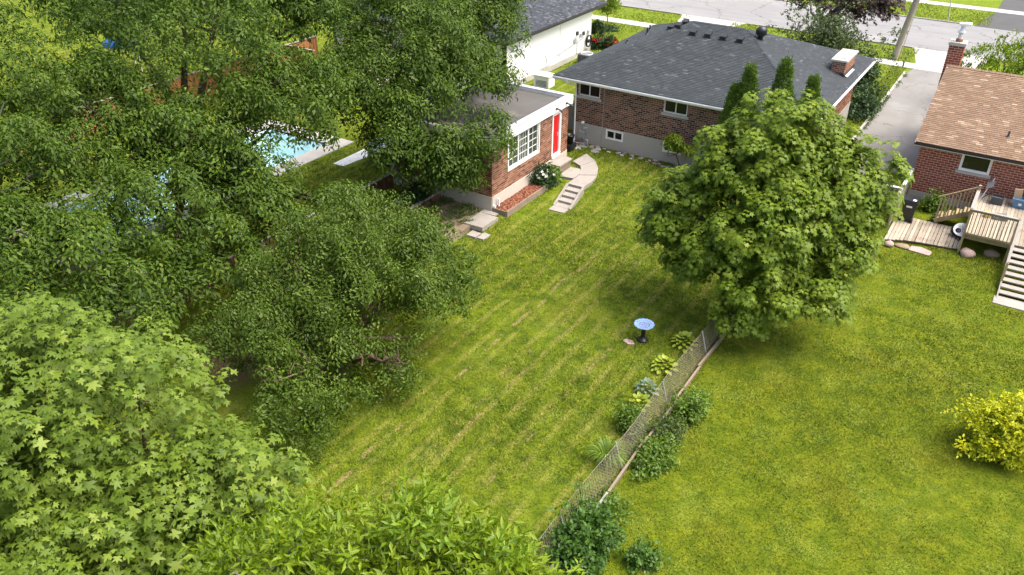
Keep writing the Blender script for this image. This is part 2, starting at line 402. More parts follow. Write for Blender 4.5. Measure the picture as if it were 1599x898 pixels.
# kerbs (a low concrete step on either side of the road, dropped at the driveways)
def kerb_run(name, x0, x1, y0, y1):
    k = MB(); x = x0
    while x < x1-.05:
        e = min(x+2.4, x1); k.box(x+.006, e-.006, y0, y1, -.1, .10); x = e
    return struct(name, k, 'concrete')
kerb_run('kerb_near', -60, -27.2, 70.72, 70.9); kerb_run('kerb_near_middle', -21.2, -8.1, 70.72, 70.9)
kerb_run('kerb_far', -60, -5.2, 81.3, 81.48)
def slabrow(name, x0, x1, y0, y1, step, mat, z=.02):
    """a pavement of cast slabs; the slabs are its pieces"""
    root = sheet(name, x0, x1, y0, y1, z-.015, mat)
    me = None; x = x0
    while x < x1-.01:
        e = min(x+step, x1); w = e-x
        if me is None:
            b = MB(); b.box(.008, step-.008, 0, y1-y0, -.05, .012); t = b.build('slab', mat, None); me = t.data; bpy.data.objects.remove(t)
        link('slab', me, root, (x, y0, z), 0, (w/step, 1, 1)); x = e
    return root
slabrow('pavement_near', -41, 11, 64.9, 66.3, 1.6, 'concrete_pale')
slabrow('pavement_far', -33, 12, 88.0, 89.5, 1.6, 'concrete_pale')
sheet('driveway', 0, 0, 0, 0, .030, 'asphalt_drive', pts=[(-7.25, 39.4), (-3.42, 39.4), (-3.42, 64.88), (-7.0, 64.88), (-7.25, 63.5)])
sheet('driveway_apron', 0, 0, 0, 0, .026, 'concrete_pale', pts=[(-7.1, 66.32), (-3.2, 66.32), (-2.6, 70.98), (-8.0, 70.98)])
sheet('driveway_apron_white_house', 0, 0, 0, 0, .026, 'concrete_pale', pts=[(-26.0, 66.32), (-22.4, 66.32), (-21.4, 70.98), (-27.1, 70.98)])
sheet('driveway_white_house', 0, 0, 0, 0, .028, 'asphalt_drive', pts=[(-26.0, 52), (-22.4, 52), (-22.4, 64.88), (-26.0, 64.88)])
sheet('far_driveway', 0, 0, 0, 0, .026, 'asphalt_dark', pts=[(-5.0, 81.2), (6, 81.2), (5, 87.98), (-4.0, 87.98)])
sheet('far_driveway_upper', 0, 0, 0, 0, .026, 'asphalt_dark', pts=[(-4.0, 89.52), (5, 89.52), (5, 110), (-4.0, 110)])
# concrete kerb beside the driveway, cast in lengths
k = MB(); k.box(-7.42, -7.27, 39.4, 63.6, -.1, .075); dk = struct('driveway_kerb', k, 'concrete_pale')

# pool
p = MB(); x0, x1, y0, y1 = POOL
p.poly([(x0, y0, 0), (x1, y0, 0), (x1, y1, 0), (x0, y1, 0), (x0, y0, -1.5), (x1, y0, -1.5), (x1, y1, -1.5), (x0, y1, -1.5)],
       ((0, 1, 5, 4), (1, 2, 6, 5), (2, 3, 7, 6), (3, 0, 4, 7), (4, 5, 6, 7)))
pool = struct('pool_basin', p, 'pool_water_floor')
w = MB(); w.quad((x0+.01, y0+.01, -.14), (x1-.01, y0+.01, -.14), (x1-.01, y1-.01, -.14), (x0+.01, y1-.01, -.14)); struct('pool_water', w, 'pool_water')
d = MB(); d.box(x1, x1+1.05, y0-1, y1+1, -.08, .05); d.box(x0-1, x0, y0-1, y1+1, -.08, .05); d.box(x0, x1, y1, y1+1, -.08, .05); d.box(x0, x1, y0-1, y0, -.08, .05)
struct('pool_surround', d, 'concrete_pale')

# ------------------------------------------------------------------ walls, roofs, windows
class Wall:
    """wall coordinates: u along the wall, d outward, z up"""
    def __init__(s, O, u, n): s.O = Vector(O); s.u = Vector(u); s.n = Vector(n)
    def p(s, u, d, z): return s.O + s.u*u + s.n*d + Vector((0, 0, z))
    def box(s, mb, u0, u1, d0, d1, z0, z1, rnd=None):
        return mb.obox(s.p((u0+u1)/2, (d0+d1)/2, (z0+z1)/2), s.u*((u1-u0)/2), s.n*((d1-d0)/2), Vector((0, 0, (z1-z0)/2)), rnd)

def panels(w, mb, L, z0, z1, holes, thick=.22, d=0.):
    us = sorted({0, L} | {h[0] for h in holes} | {h[1] for h in holes}); zs = sorted({z0, z1} | {min(max(h[i], z0), z1) for h in holes for i in (2, 3)})
    for a, b in zip(us, us[1:]):
        for c, e in zip(zs, zs[1:]):
            if e-c < 1e-4 or b-a < 1e-4: continue
            um, zm = (a+b)/2, (c+e)/2
            if any(h[0] < um < h[1] and h[2] < zm < h[3] for h in holes): continue
            w.box(mb, a, b, d-thick, d, c, e)

def brick_face(w, mb, L, z0, z1, holes, bl=.27, bh=.104, proud=.008, j=.018):
    n = int((z1-z0)/bh + .5); bh = (z1-z0)/n
    for i in range(n):
        c0 = z0+i*bh+j/2; c1 = z0+(i+1)*bh-j/2; zm = (c0+c1)/2
        cuts = [(h[0], h[1]) for h in holes if h[2] < zm < h[3]]
        u = -bl/2 if i % 2 else 0.
        while u < L:
            a, b = max(u+j/2, 0), min(u+bl-j/2, L); u += bl
            segs = [(a, b)]
            for h in cuts:
                nb = []
                for s0, s1 in segs:
                    if h[1] <= s0 or h[0] >= s1: nb.append((s0, s1)); continue
                    if h[0]-s0 > .03: nb.append((s0, h[0]))
                    if s1-h[1] > .03: nb.append((h[1], s1))
                segs = nb
            r = random.random()
            for s0, s1 in segs:
                if s1-s0 < .03: continue
                dd = proud*random.uniform(.8, 1.2)
                P = [w.p(s0, 0, c0), w.p(s1, 0, c0), w.p(s1, 0, c1), w.p(s0, 0, c1), w.p(s0, dd, c0), w.p(s1, dd, c0), w.p(s1, dd, c1), w.p(s0, dd, c1)]
                mb.poly(P, ((4, 5, 6, 7), (0, 1, 5, 4), (1, 2, 6, 5), (2, 3, 7, 6), (3, 0, 4, 7)), r)

def brick_wall(w, L, z0, z1, holes, root, mb_mat, mo_mat, bl=.27, bh=.104):
    b = MB(); panels(w, b, L, z0, z1, holes); o = b.build('wall', mo_mat, root)
    f = MB(); brick_face(w, f, L, z0, z1, holes, bl, bh); fo = f.build('brickwork', mb_mat, o); fo['kind'] = 'stuff'
    return o

def window(w, u0, u1, z0, z1, root, fm='white_paint', pm='pane_dark', cols=2, rows=1, fw=.06, mull=.05, sill=None, d0=-.10, d1=-.02, muntin=None, casing=None, name='window'):
    """frame mesh with panes and sill as its pieces"""
    b = MB()
    w.box(b, u0, u1, d0, d1, z0, z0+fw); w.box(b, u0, u1, d0, d1, z1-fw, z1)
    w.box(b, u0, u0+fw, d0, d1, z0+fw, z1-fw); w.box(b, u1-fw, u1, d0, d1, z0+fw, z1-fw)
    if casing:
        c = casing
        for a in ((u0-c, u1+c, z1, z1+c), (u0-c, u1+c, z0-c, z0), (u0-c, u0, z0, z1), (u1, u1+c, z0, z1)): w.box(b, a[0], a[1], d1-.03, .03, a[2], a[3])
    iu0, iu1, iz0, iz1 = u0+fw, u1-fw, z0+fw, z1-fw
    cw = (iu1-iu0-mull*(cols-1))/cols; rh = (iz1-iz0-mull*(rows-1))/rows
    for c in range(1, cols): x = iu0+c*(cw+mull)-mull; w.box(b, x, x+mull, d0+.002, d1-.004, iz0, iz1)
    for r in range(1, rows): z = iz0+r*(rh+mull)-mull; w.box(b, iu0, iu1, d0+.004, d1-.008, z, z+mull)
    o = b.build(name, fm, root)
    for c in range(cols):
        for r in range(rows):
            g = MB(); x = iu0+c*(cw+mull); z = iz0+r*(rh+mull); w.box(g, x, x+cw, d0+.01, d0+.025, z, z+rh); g.build('pane', pm, o)
            if muntin:
                m = MB(); mc, mr = muntin[c] if isinstance(muntin, list) else muntin
                for i in range(1, mc): xx = x+cw*i/mc; w.box(m, xx-.011, xx+.011, d0+.026, d0+.045, z, z+rh)
                for i in range(1, mr): zz = z+rh*i/mr; w.box(m, x, x+cw, d0+.0265, d0+.0445, zz-.011, zz+.011)
                m.build('glazing_bars', fm, o)
    if sill:
        s = MB(); w.box(s, u0-.10, u1+.10, -.12, .06, z0-sill, z0-.003); s.build('sill', 'concrete_pale', o)
    bk = MB(); w.box(bk, u0+.01, u1-.01, d0-.10, d0-.08, z0+.01, z1-.01); bk.build('dark_room', 'dark_inside', o)
    return o

def shingles(mb, eA, eB, tA, tB, course=.13, sw=.25):
    eA, eB, tA, tB = map(Vector, (eA, eB, tA, tB)); e = (eB-eA).normalized()
    upd = (tA-eA) - e*(tA-eA).dot(e); S = upd.length; up = upd/S; nrm = e.cross(up)
    if nrm.z < 0: nrm = -nrm
    n = max(1, round(S/course)); LA, LB = 0., (eB-eA).dot(e); TA, TB = (tA-eA).dot(e), (tB-eA).dot(e)
    for i in range(n):
        s0, s1 = i/n, min(1, (i+1.25)/n)
        l0, r0 = LA+(TA-LA)*s0, LB+(TB-LB)*s0; l1, r1 = LA+(TA-LA)*s1, LB+(TB-LB)*s1
        x = min(l0, l1) - random.uniform(0, sw)
        while x < max(r0, r1):
            ww = sw*random.choice((.8, 1, 1, 1.15)); a, b = x, x+ww-.006; x += ww
            a0, b0 = min(max(a, l0), r0), min(max(b, l0), r0); a1, b1 = min(max(a, l1), r1), min(max(b, l1), r1)
            if b0-a0 < .01 and b1-a1 < .01: continue
            lift = random.uniform(.017, .024); r = random.random()
            f0 = eA + up*(s0*S); f1 = eA + up*(s1*S)
            P = [f0+e*a0+nrm*lift, f0+e*b0+nrm*lift, f1+e*b1+nrm*.003, f1+e*a1+nrm*.003, f0+e*a0-nrm*.002, f0+e*b0-nrm*.002]
            mb.poly(P, ((0, 1, 2, 3), (4, 5, 1, 0)), r)

def capline(mb, a, b, w=.26, step=.16):
    a, b = Vector(a), Vector(b); d = (b-a); n = int(d.length/step); t = d.normalized(); x = t.cross(Vector((0, 0, 1))).normalized(); z = x.cross(t)
    for i in range(n):
        c = a+t*(step*(i+.5))+z*.012; r = random.random()
        P = [c-t*step*.6+z*.025, c+t*step*.6+z*.008]
        mb.poly([P[0]-x*w/2-z*.05, P[0]+z*.012, P[0]+x*w/2-z*.05, P[1]-x*w/2-z*.05, P[1]+z*.012, P[1]+x*w/2-z*.05], ((0, 1, 4, 3), (1, 2, 5, 4), (0, 2, 1)), r)

# ---------------------------------------------------------------- brick bungalow
hb = (-14.5, 44.0, .3)
house = empty('brick_house', hb, 'brown brick bungalow with dark slate-grey hipped roof behind the back lawn', 'house')
X0, X1, Y0, Y1 = -20.05, -8.3, 38.2, 50.1
ZF, ZE = 1.5, 3.93
WB = Wall((X0, Y0, 0), (1, 0, 0), (0, -1, 0)); L = X1-X0
ops = [(.16, 1.42, 3.0, 3.70), (5.02, 6.28, 3.0, 3.70)]
bops = [(1.92, 2.94, .92, 1.46), (5.20, 6.22, .92, 1.46), (9.3, 10.3, .92, 1.46)]
b = MB(); panels(WB, b, L, -.4, ZF, bops, .25, .03); 
WR = Wall((X1, Y0, 0), (0, 1, 0), (1, 0, 0)); panels(WR, b, Y1-Y0, -.4, ZF, [], .2, .03)
WL = Wall((X0, Y1, 0), (0, -1, 0), (-1, 0, 0)); panels(WL, b, Y1-Y0, -.4, ZF, [], .2, .03)
WF = Wall((X1, Y1, 0), (-1, 0, 0), (0, 1, 0)); panels(WF, b, L, -.4, ZF, [], .2, .03)
b.build('foundation', 'parging', house)
brick_wall(WB, L, ZF, ZE, ops, house, 'brick_brown', 'mortar')
brick_wall(WR, Y1-Y0, ZF, ZE, [], house, 'brick_orange', 'mortar')
brick_wall(WL, Y1-Y0, ZF, ZE, [], house, 'brick_brown', 'mortar')
fo = MB(); panels(WF, fo, L, ZF, ZE, []); fo.build('wall', 'mortar', house)
for a in ops: window(WB, *a, house, sill=.15, fw=.055)
for a in bops[:2]: window(WB, *a, house, fw=.085, mull=.06, d0=-.06, d1=.045)
EX0, EX1, EY0, EY1, EZ = -21.2, -7.55, 37.72, 50.55, 3.96
RA, RB = (-16.2, 44.25, 6.12), (-13.2, 44.25, 6.12)
c00, c10, c11, c01 = (EX0, EY0, EZ), (EX1, EY0, EZ), (EX1, EY1, EZ), (EX0, EY1, EZ)
r = MB(); lo = -.03
def dn(p): return (p[0], p[1], p[2]+lo)
r.poly([dn(c00), dn(c10), dn(c11), dn(c01), dn(RA), dn(RB)], ((0, 1, 5, 4), (1, 2, 5), (2, 3, 4, 5), (3, 0, 4), (3, 2, 1, 0)))
roof = r.build('roof', 'grey_trim', house)
s = MB(); shingles(s, c00, c10, RA, RB); shingles(s, c10, c11, RB, RB); shingles(s, c11, c01, RB, RA); shingles(s, c01, c00, RA, RA)
capline(s, c00, RA); capline(s, c10, RB); capline(s, c11, RB); capline(s, c01, RA); capline(s, RA, RB)
so = s.build('shingles', 'shingle_slate', roof); so['kind'] = 'stuff'
f = MB(); t = .025
f.box(EX0, EX1, EY0+.02, EY0+.02+t, EZ-.20, EZ-.035); f.box(EX0, EX1, EY1-.02-t, EY1-.02, EZ-.20, EZ-.035)
f.box(EX0+.02, EX0+.02+t, EY0+.05, EY1-.05, EZ-.20, EZ-.035); f.box(EX1-.02-t, EX1-.02, EY0+.05, EY1-.05, EZ-.20, EZ-.035)
f.box(EX0+.05, EX1-.05, EY0+.05, EY1-.05, EZ-.19, EZ-.17); f.build('fascia', 'white_paint', house)
def gutter(root, a, b, out, mat='white_metal', sz=.12):
    a, b, out = Vector(a), Vector(b), Vector(out); g = MB(); prof = [(0, 0), (0, -sz), (sz*.75, -sz), (sz, -sz*.4), (sz, 0), (sz-.012, 0), (sz-.012, -sz*.38), (sz*.7, -sz+.012), (.012, -sz+.012), (.012, 0)]
    n = len(prof); P = [e+out*x+Vector((0, 0, z)) for e in (a, b) for x, z in prof]
    g.poly(P, [(i, (i+1) % n, n+(i+1) % n, n+i) for i in range(n)] + [tuple(range(n)), tuple(range(n, 2*n))[::-1]]); return g.build('gutter', mat, root)
gutter(house, (EX0, EY0+.02, EZ-.03), (EX1, EY0+.02, EZ-.03), (0, -1, 0))
gutter(house, (EX1-.02, EY0, EZ-.03), (EX1-.02, EY1, EZ-.03), (1, 0, 0))
d = MB(); d.tube([(-20.35, 37.66, 3.84), (-20.35, 37.66, 3.70), (-20.0, 38.06, 3.48), (-19.98, 38.09, .62), (-19.86, 37.9, .52)], .045, 8); d.build('downspout', 'white_metal', house)
c = MB(); c.tube([(-18.36, 38.165, 3.75), (-18.36, 38.165, .35)], .013, 6); c.build('cable', 'galvanised', house)
lmp = MB(); lmp.lathe([(.0, .09), (.07, .07), (.085, 0), (.06, -.07), (0, -.09)], (-19.5, 38.08, 1.55), 12); lmp.box(-19.55, -19.45, 38.10, 38.195, 1.5, 1.62); lmp.tube([(-19.5, 38.15, 1.5), (-19.7, 38.15, 1.35), (-19.7, 38.15, .6)], .012, 5)
lmp.build('wall_lamp', 'white_metal', house)
# chimney with its cap, flashing and courses
ch = MB(); CX0, CX1, CY0, CY1, CZ0, CZ1 = -8.78, -8.12, 45.3, 47.6, 3.6, 4.92
for O, u, n, LL in (((CX0, CY0, 0), (1, 0, 0), (0, -1, 0), CX1-CX0), ((CX1, CY0, 0), (0, 1, 0), (1, 0, 0), CY1-CY0), ((CX0, CY1, 0), (0, -1, 0), (-1, 0, 0), CY1-CY0), ((CX1, CY1, 0), (-1, 0, 0), (0, 1, 0), CX1-CX0)):
    brick_face(Wall(O, u, n), ch, LL, CZ0, CZ1, [])
chs = MB(); chs.box(CX0, CX1, CY0, CY1, CZ0, CZ1); co = chs.build('chimney', 'mortar', roof); cb = ch.build('brickwork', 'brick_orange', co)
cp = MB(); cp.box(CX0-.09, CX1+.09, CY0-.09, CY1+.09, CZ1+.002, CZ1+.10); cp.box(CX0+.06, CX1-.06, CY0+.3, CY1-.3, CZ1+.10, CZ1+.13); cp.build('chimney_cap', 'concrete_pale', co)
fl = MB(); fl.box(CX0-.05, CX1+.05, CY0-.05, CY1+.05, CZ0+.2, 4.32); fl.build('flashing', 'black_metal', co)
sv = MB(); sv.beam((-7.98, 45.35, 4.20), (-7.98, 47.0, 4.20), .14, .012, (.37, 0, 1)); sv.build('metal_flashing', 'pale_metal', roof)
def zrear(y): return EZ + (y-EY0)*(RA[2]-EZ)/(RA[1]-EY0)
def boxvent(x, y, z, ang=0):
    v = MB(); sl = .33
    v.poly([(x-.16, y-.17, z+.04), (x+.16, y-.17, z+.04), (x+.16, y+.17, z+.14), (x-.16, y+.17, z+.14), (x-.16, y-.17, z+.16), (x+.16, y-.17, z+.16), (x+.16, y+.17, z+.26), (x-.16, y+.17, z+.26)],
           ((4, 5, 6, 7), (0, 1, 5, 4), (1, 2, 6, 5), (2, 3, 7, 6), (3, 0, 4, 7), (3, 2, 1, 0)))
    v.box(x-.12, x+.12, y-.12, y+.12, z-.05, z+.07); v.box(x-.22, x+.22, y-.2, y-.19, z-.03, z+.02); return v.build('roof_vent', 'black_metal', roof)
for x in (-15.75, -14.9, -14.05, -13.15): boxvent(x, 43.1, zrear(43.1))
for x, y in ((-16.75, 44.4), (-17.35, 43.9), (-16.8, 43.55)): boxvent(x, y, EZ + (x-EX0)*(6.12-EZ)/(-16.2-EX0))
tv = MB(); zv = 5.75; tv.lathe([(.14, -.2), (.14, .22), (.20, .26), (.27, .42), (.26, .58), (.16, .70), (0, .73)], (-12.35, 43.9, zv), 18)
for kk in range(18):
    a = kk*math.pi/9; tv.box(-12.35+.27*math.cos(a)-.01, -12.35+.27*math.cos(a)+.01, 43.9+.27*math.sin(a)-.01, 43.9+.27*math.sin(a)+.01, zv+.28, zv+.56)
tv.build('turbine_vent', 'black_metal', roof)
for x, y, h in ((-19.3, 45.2, .4), (-19.7, 43.4, .2), (-20.0, 47.2, .35)):
    v = MB(); z = EZ + (x-EX0)*(6.12-EZ)/(-16.2-EX0); v.tube([(x, y, z-.1), (x, y, z+h)], .05, 10); v.lathe([(.13, .0), (.06, .1)], (x, y, z), 10); v.build('vent_pipe', 'black_metal', roof)

# ---------------------------------------------------------------- flat-roofed brick annex
ann = empty('brick_annex', (-22, 32, .3), 'low brick annex with flat roof, white parapet and red door beside the lawn', 'annex')
AX0, AX1, AY0, AY1 = -24.6, -19.0, 28.5, 35.45
WA = Wall((AX1, AY0, 0), (0, 1, 0), (1, 0, 0)); AL = AY1-AY0
dop = (5.40, 6.16, 1.16, 3.28); wop = (1.36, 4.06, 1.86, 3.36)
fz = 1.0
b = MB(); panels(WA, b, AL, -.3, fz, [], .25, .03); WA2 = Wall((AX0, AY0, 0), (1, 0, 0), (0, -1, 0)); panels(WA2, b, AX1-AX0, -.3, fz, [], .25, .028)
WA3 = Wall((AX1, AY1, 0), (-1, 0, 0), (0, 1, 0)); panels(WA3, b, AX1-AX0, -.3, fz, [], .25, .028); b.build('foundation', 'parging_warm', ann)
brick_wall(WA, AL, fz, 3.44, [dop, wop], ann, 'brick_orange', 'mortar')
brick_wall(WA2, AX1-AX0, fz, 3.44, [], ann, 'brick_orange', 'mortar')
brick_wall(WA3, AX1-AX0, fz, 3.44, [], ann, 'brick_orange', 'mortar')
bw = MB(); bw.box(AX0-.2, AX0, AY0, AY1, -.3, 3.44); bw.build('wall', 'mortar', ann)
window(WA, *wop, ann, cols=3, mull=.09, fw=.075, casing=.07, d0=-.09, d1=-.01, pm='pane_light', muntin=[(2, 4), (4, 4), (2, 4)])
# red door with frame, handle and step
b = MB(); WA.box(b, dop[0]+.07, dop[1]-.07, -.10, -.055, dop[2]+.03, dop[3]-.07); dr = b.build('door', 'red_paint', ann)
b = MB()
for a, z, zz in ((dop[0], dop[2], dop[3]), (dop[1]-.07, dop[2], dop[3])): WA.box(b, a, a+.07, -.16, .012, z, zz)
WA.box(b, dop[0]-.05, dop[1]+.05, -.02, .03, dop[3], dop[3]+.07); WA.box(b, dop[0]-.06, dop[0], -.02, .03, dop[2], dop[3]); WA.box(b, dop[1], dop[1]+.06, -.02, .03, dop[2], dop[3])
WA.box(b, dop[0]+.07, dop[1]-.07, -.16, .01, dop[3]-.07, dop[3]); WA.box(b, dop[0]-.04, dop[1]+.04, -.16, .06, dop[2]-.16, dop[2]+.03); b.build('door_frame', 'white_paint', dr)
b = MB(); WA.box(b, dop[1]-.16, dop[1]-.12, -.055, .0, 2.12, 2.16); WA.box(b, dop[1]-.165, dop[1]-.115, -.056, -.04, 2.02, 2.22); b.build('door_handle', 'pale_metal', dr)
for zz in (1.4, 2.35):
    b = MB(); 
    for aa in (.13, .42): 
        WA.box(b, dop[0]+aa, dop[0]+aa+.21, -.055, -.049, zz, zz+.75)
    b.build('door_panel', 'red_paint', dr)
# roof
b = MB(); b.box(AX0, AX1-.1, AY0+.1, AY1-.1, 3.5, 3.70); rf = b.build('roof', 'roof_membrane', ann)
b = MB(); ov = .16
b.box(AX1-.12, AX1+ov, AY0-ov, AY1+ov, 3.445, 3.86); b.box(AX0-ov, AX1-.12, AY1-.1, AY1+ov, 3.446, 3.859); b.box(AX0-ov, AX1-.12, AY0-ov, AY0+.1, 3.446, 3.859); b.box(AX0-ov, AX0+.1, AY0+.1, AY1-.1, 3.446, 3.858)
b.build('parapet', 'white_paint', ann)
b = MB(); b.box(AX1-.14, AX1+ov+.02, AY0-ov-.02, AY1+ov+.02, 3.861, 3.89); b.box(AX0-ov, AX1-.14, AY1-.12, AY1+ov+.02, 3.861, 3.889); b.build('parapet_cap', 'pale_metal', ann)
for y in (34.9, 33.9):
    b = MB(); b.box(AX1+ov, AX1+ov+.08, y-.05, y+.05, 3.62, 3.70); b.tube([(AX1+ov+.05, y, 3.66), (AX1+ov+.22, y+.06, 3.60), (AX1+ov+.30, y+.1, 3.52)], [.03, .05, .065], 8); b.build('flood_lamp', 'black_metal', ann)

# ---------------------------------------------------------------- white stucco house
wh = empty('white_house', (-35, 50, 0), 'white stucco house with dark grey roof behind the big trees', 'house')
HX0, HX1, HY0, HY1, HZ = -42.5, -28.0, 43.5, 55.2, 3.55
WW = Wall((HX1, HY0, 0), (0, 1, 0), (1, 0, 0)); WW2 = Wall((HX0, HY0, 0), (1, 0, 0), (0, -1, 0))
b = MB(); rear = [(1.0, 3.0, .4, 2.5), (4.2, 5.6, 1.1, 2.4), (7.4, 9.6, .4, 2.5), (11.2, 12.6, 1.1, 2.4)]
panels(WW, b, HY1-HY0, -.3, HZ, []); panels(WW2, b, HX1-HX0, -.3, HZ, rear); b.box(HX0, HX1-.25, HY1-.25, HY1, -.3, HZ); b.box(HX0, HX0+.25, HY0, HY1, -.3, HZ); b.build('wall', 'white_stucco', wh)
for a in rear: window(WW2, *a, wh, fm='black_metal', cols=2)
b = MB(); WW.box(b, 0, HY1-HY0, 0, .03, -.2, .55); b.build('plinth', 'concrete_pale', wh)
b = MB(); WW.box(b, 7.0, 7.35, .0, .035, .55, HZ-.05); b.build('pilaster', 'white_paint', wh)
e = .5; ra, rb = (-35.2, HY0+4.2, 6.3), (-35.2, HY1-3.6, 6.3); q = [(HX0-e, HY0-e, HZ), (HX1+e, HY0-e, HZ), (HX1+e, HY1+1.2, HZ), (HX0-e, HY1+1.2, HZ)]
b = MB(); b.poly([dn(v) for v in q]+[dn(ra), dn(rb)], ((0, 1, 4), (1, 2, 5, 4), (2, 3, 5), (3, 0, 4, 5), (3, 2, 1, 0))); wr = b.build('roof', 'grey_trim', wh)
s = MB(); shingles(s, q[0], q[1], ra, ra); shingles(s, q[1], q[2], ra, rb); shingles(s, q[2], q[3], rb, rb); shingles(s, q[3], q[0], rb, ra)
so = s.build('shingles', 'shingle_dark', wr); so['kind'] = 'stuff'
b = MB(); b.box(HX1+e-.02, HX1+e+.09, HY0-e, HY1+1.2, HZ-.16, HZ-.02); b.box(HX0-e, HX1+e-.02, HY0-e-.08, HY0-e+.02, HZ-.16, HZ-.02); b.build('gutter', 'dark_trim', wh)
b = MB(); b.box(HX0-e, HX1+e-.03, HY0-e+.03, HY1+1.15, HZ-.15, HZ-.10); b.build('soffit', 'white_paint', wh)
b = MB(); b.tube([(-27.93, 47.0, .62), (-27.93, 49.2, .72), (-27.93, 50.0, 1.1), (-27.93, 52.6, 1.35), (-27.93, 54.0, 1.5)], .03, 6); b.tube([(-27.93, 48.6, .7), (-27.93, 48.7, 1.1), (-27.93, 48.4, 1.5)], .025, 6); b.tube([(-27.93, 53.0, .5), (-27.93, 53.0, 1.4), (-27.93, 52.7, 1.75)], .03, 6); b.build('wall_pipes', 'galvanised', wh)
for y, z in ((52.6, 1.55), (53.5, 1.75), (53.9, 1.8), (54.6, 1.75), (52.95, 2.0)):
    b = MB(); b.box(-27.99, -27.86, y-.1, y+.1, z-.13, z+.13); b.build('meter_box', 'galvanised' if z < 1.78 else 'grey_trim', wh)
b = MB(); b.box(-40.5, -33.0, 40.4, 43.4, .05, .42)
st = MB()
deckw = empty('rear_deck', (-37, 42, 0), 'weathered wood deck behind the white house, seen through leaves', 'deck')
b.build('platform', 'wood_deck', deckw)
for i, (y, z) in enumerate(((40.2, .28), (39.9, .14))):
    b = MB(); b.box(-38.5, -35.0, y-.16, y+.16, z-.1, z); b.build('step', 'wood_deck', deckw)

# utility things along the white wall
gen = empty('generator', (-26.3, 45.6, .2), 'white boxy standby generator beside the white wall', 'generator')
b = MB(); b.box(-26.85, -25.75, 45.2, 46.0, .38, 1.12); b.build('cabinet', 'white_paint', gen)
b = MB(); b.box(-26.9, -25.7, 45.15, 46.05, 1.122, 1.18); b.build('lid', 'white_paint', gen)
b = MB(); b.box(-27.0, -25.6, 45.0, 46.2, .1, .378); b.build('pad', 'concrete', gen)
b = MB()
for i in range(5): b.box(-26.7, -25.9, 45.185, 45.199, .5+i*.08, .53+i*.08)
b.build('louvre', 'grey_trim', gen)
ac = empty('air_conditioner', (-26.6, 52.0, .1), 'black round-cornered air conditioner unit against the white wall', 'air conditioner')
b = MB(); b.prism([(-27.1, 51.55), (-27.0, 51.45), (-26.2, 51.45), (-26.1, 51.55), (-26.1, 52.45), (-26.2, 52.55), (-27.0, 52.55), (-27.1, 52.45)], .15, .98); b.build('casing', 'grey_trim', ac)
b = MB(); b.lathe([(.44, 0), (.44, .05), (.40, .05), (.38, .0)], (-26.6, 52.0, .981), 24); 
for i in range(8): a = i*math.pi/8; b.beam((-26.6-.4*math.cos(a), 52-.4*math.sin(a), 1.02), (-26.6+.4*math.cos(a), 52+.4*math.sin(a), 1.02), .012, .012)
b.build('fan_grille', 'pale_metal', ac)
hr = empty('hose_reel', (-27.8, 54.5, .6), 'black hose reel hanging on the white wall', 'hose reel')
b = MB()
for kk in range(4):
    b.tube([(-27.85+.04*kk, 54.5+.36*math.cos(a), 1.15+.42*math.sin(a)) for a in np.linspace(0, 2*math.pi, 25)], .025, 6)
b.build('hose', 'black_plastic', hr)
b = MB(); b.box(-27.97, -27.7, 54.35, 54.65, 1.05, 1.25); b.build('bracket', 'black_metal', hr)

# ---------------------------------------------------------------- red brick house on the right
rh = empty('red_brick_house', (1.5, 46, .2), 'red brick house with brown shingled gable roof on the right', 'house')
QX0, QX1, QY0, QY1, QZ = -3.3, 8.5, 41.7, 51.5, 2.86
WQ = Wall((QX0, QY0, 0), (1, 0, 0), (0, -1, 0)); WQL = Wall((QX0, QY1, 0), (0, -1, 0), (-1, 0, 0))
rop = [(1.80, 3.10, 1.82, 2.72), (4.7, 5.6, .93, 2.72)]
b = MB(); panels(WQ, b, QX1-QX0, -.3, .36, [], .25, .025); panels(WQL, b, QY1-QY0, -.3, .36, [], .25, .025); b.build('foundation', 'parging', rh)
brick_wall(WQ, QX1-QX0, .36, QZ, rop, rh, 'brick_red', 'mortar_pale', .29, .115)
brick_wall(WQL, QY1-QY0, .36, QZ, [], rh, 'brick_red', 'mortar_pale', .29, .115)
b = MB(); b.box(QX0+.25, QX1, QY1-.25, QY1, -.2, QZ); b.box(QX1-.25, QX1, QY0+.25, QY1-.25, -.2, QZ); b.build('wall', 'mortar_pale', rh)
window(WQ, *rop[0], rh, cols=1, fw=.11, sill=.14, pm='pane_green', d0=-.08, d1=.02)
b = MB(); WQ.box(b, 4.75, 5.55, -.1, -.05, .95, 2.65); rd = b.build('door', 'white_paint', rh); b = MB(); WQ.box(b, 4.95, 5.35, -.049, -.04, 1.9, 2.5); b.build('pane', 'pane_light', rd)
ry, rz_ = 46.8, 5.18; e0, e1 = (-3.58, 41.22, QZ+.06), (9, 41.22, QZ+.06); t0, t1 = (-3.58, ry, rz_), (9, ry, rz_); f0, f1 = (-3.58, 2*ry-41.22, QZ+.06), (9, 2*ry-41.22, QZ+.06)
b = MB(); b.poly([dn(v) for v in (e0, e1, t1, t0, f0, f1)], ((0, 1, 2, 3), (3, 2, 5, 4), (0, 3, 4), (1, 5, 2), (0, 4, 5, 1))); rr = b.build('roof', 'grey_trim', rh)
s = MB(); shingles(s, e0, e1, t0, t1, .135, .3); shingles(s, f1, f0, t1, t0, .135, .3); capline(s, t0, t1); so = s.build('shingles', 'shingle_brown', rr); so['kind'] = 'stuff'
b = MB(); b.box(-3.56, 9, 41.25, 41.28, QZ-.14, QZ+.02); b.box(-3.56, 9, 41.28, 41.69, QZ-.135, QZ-.115)
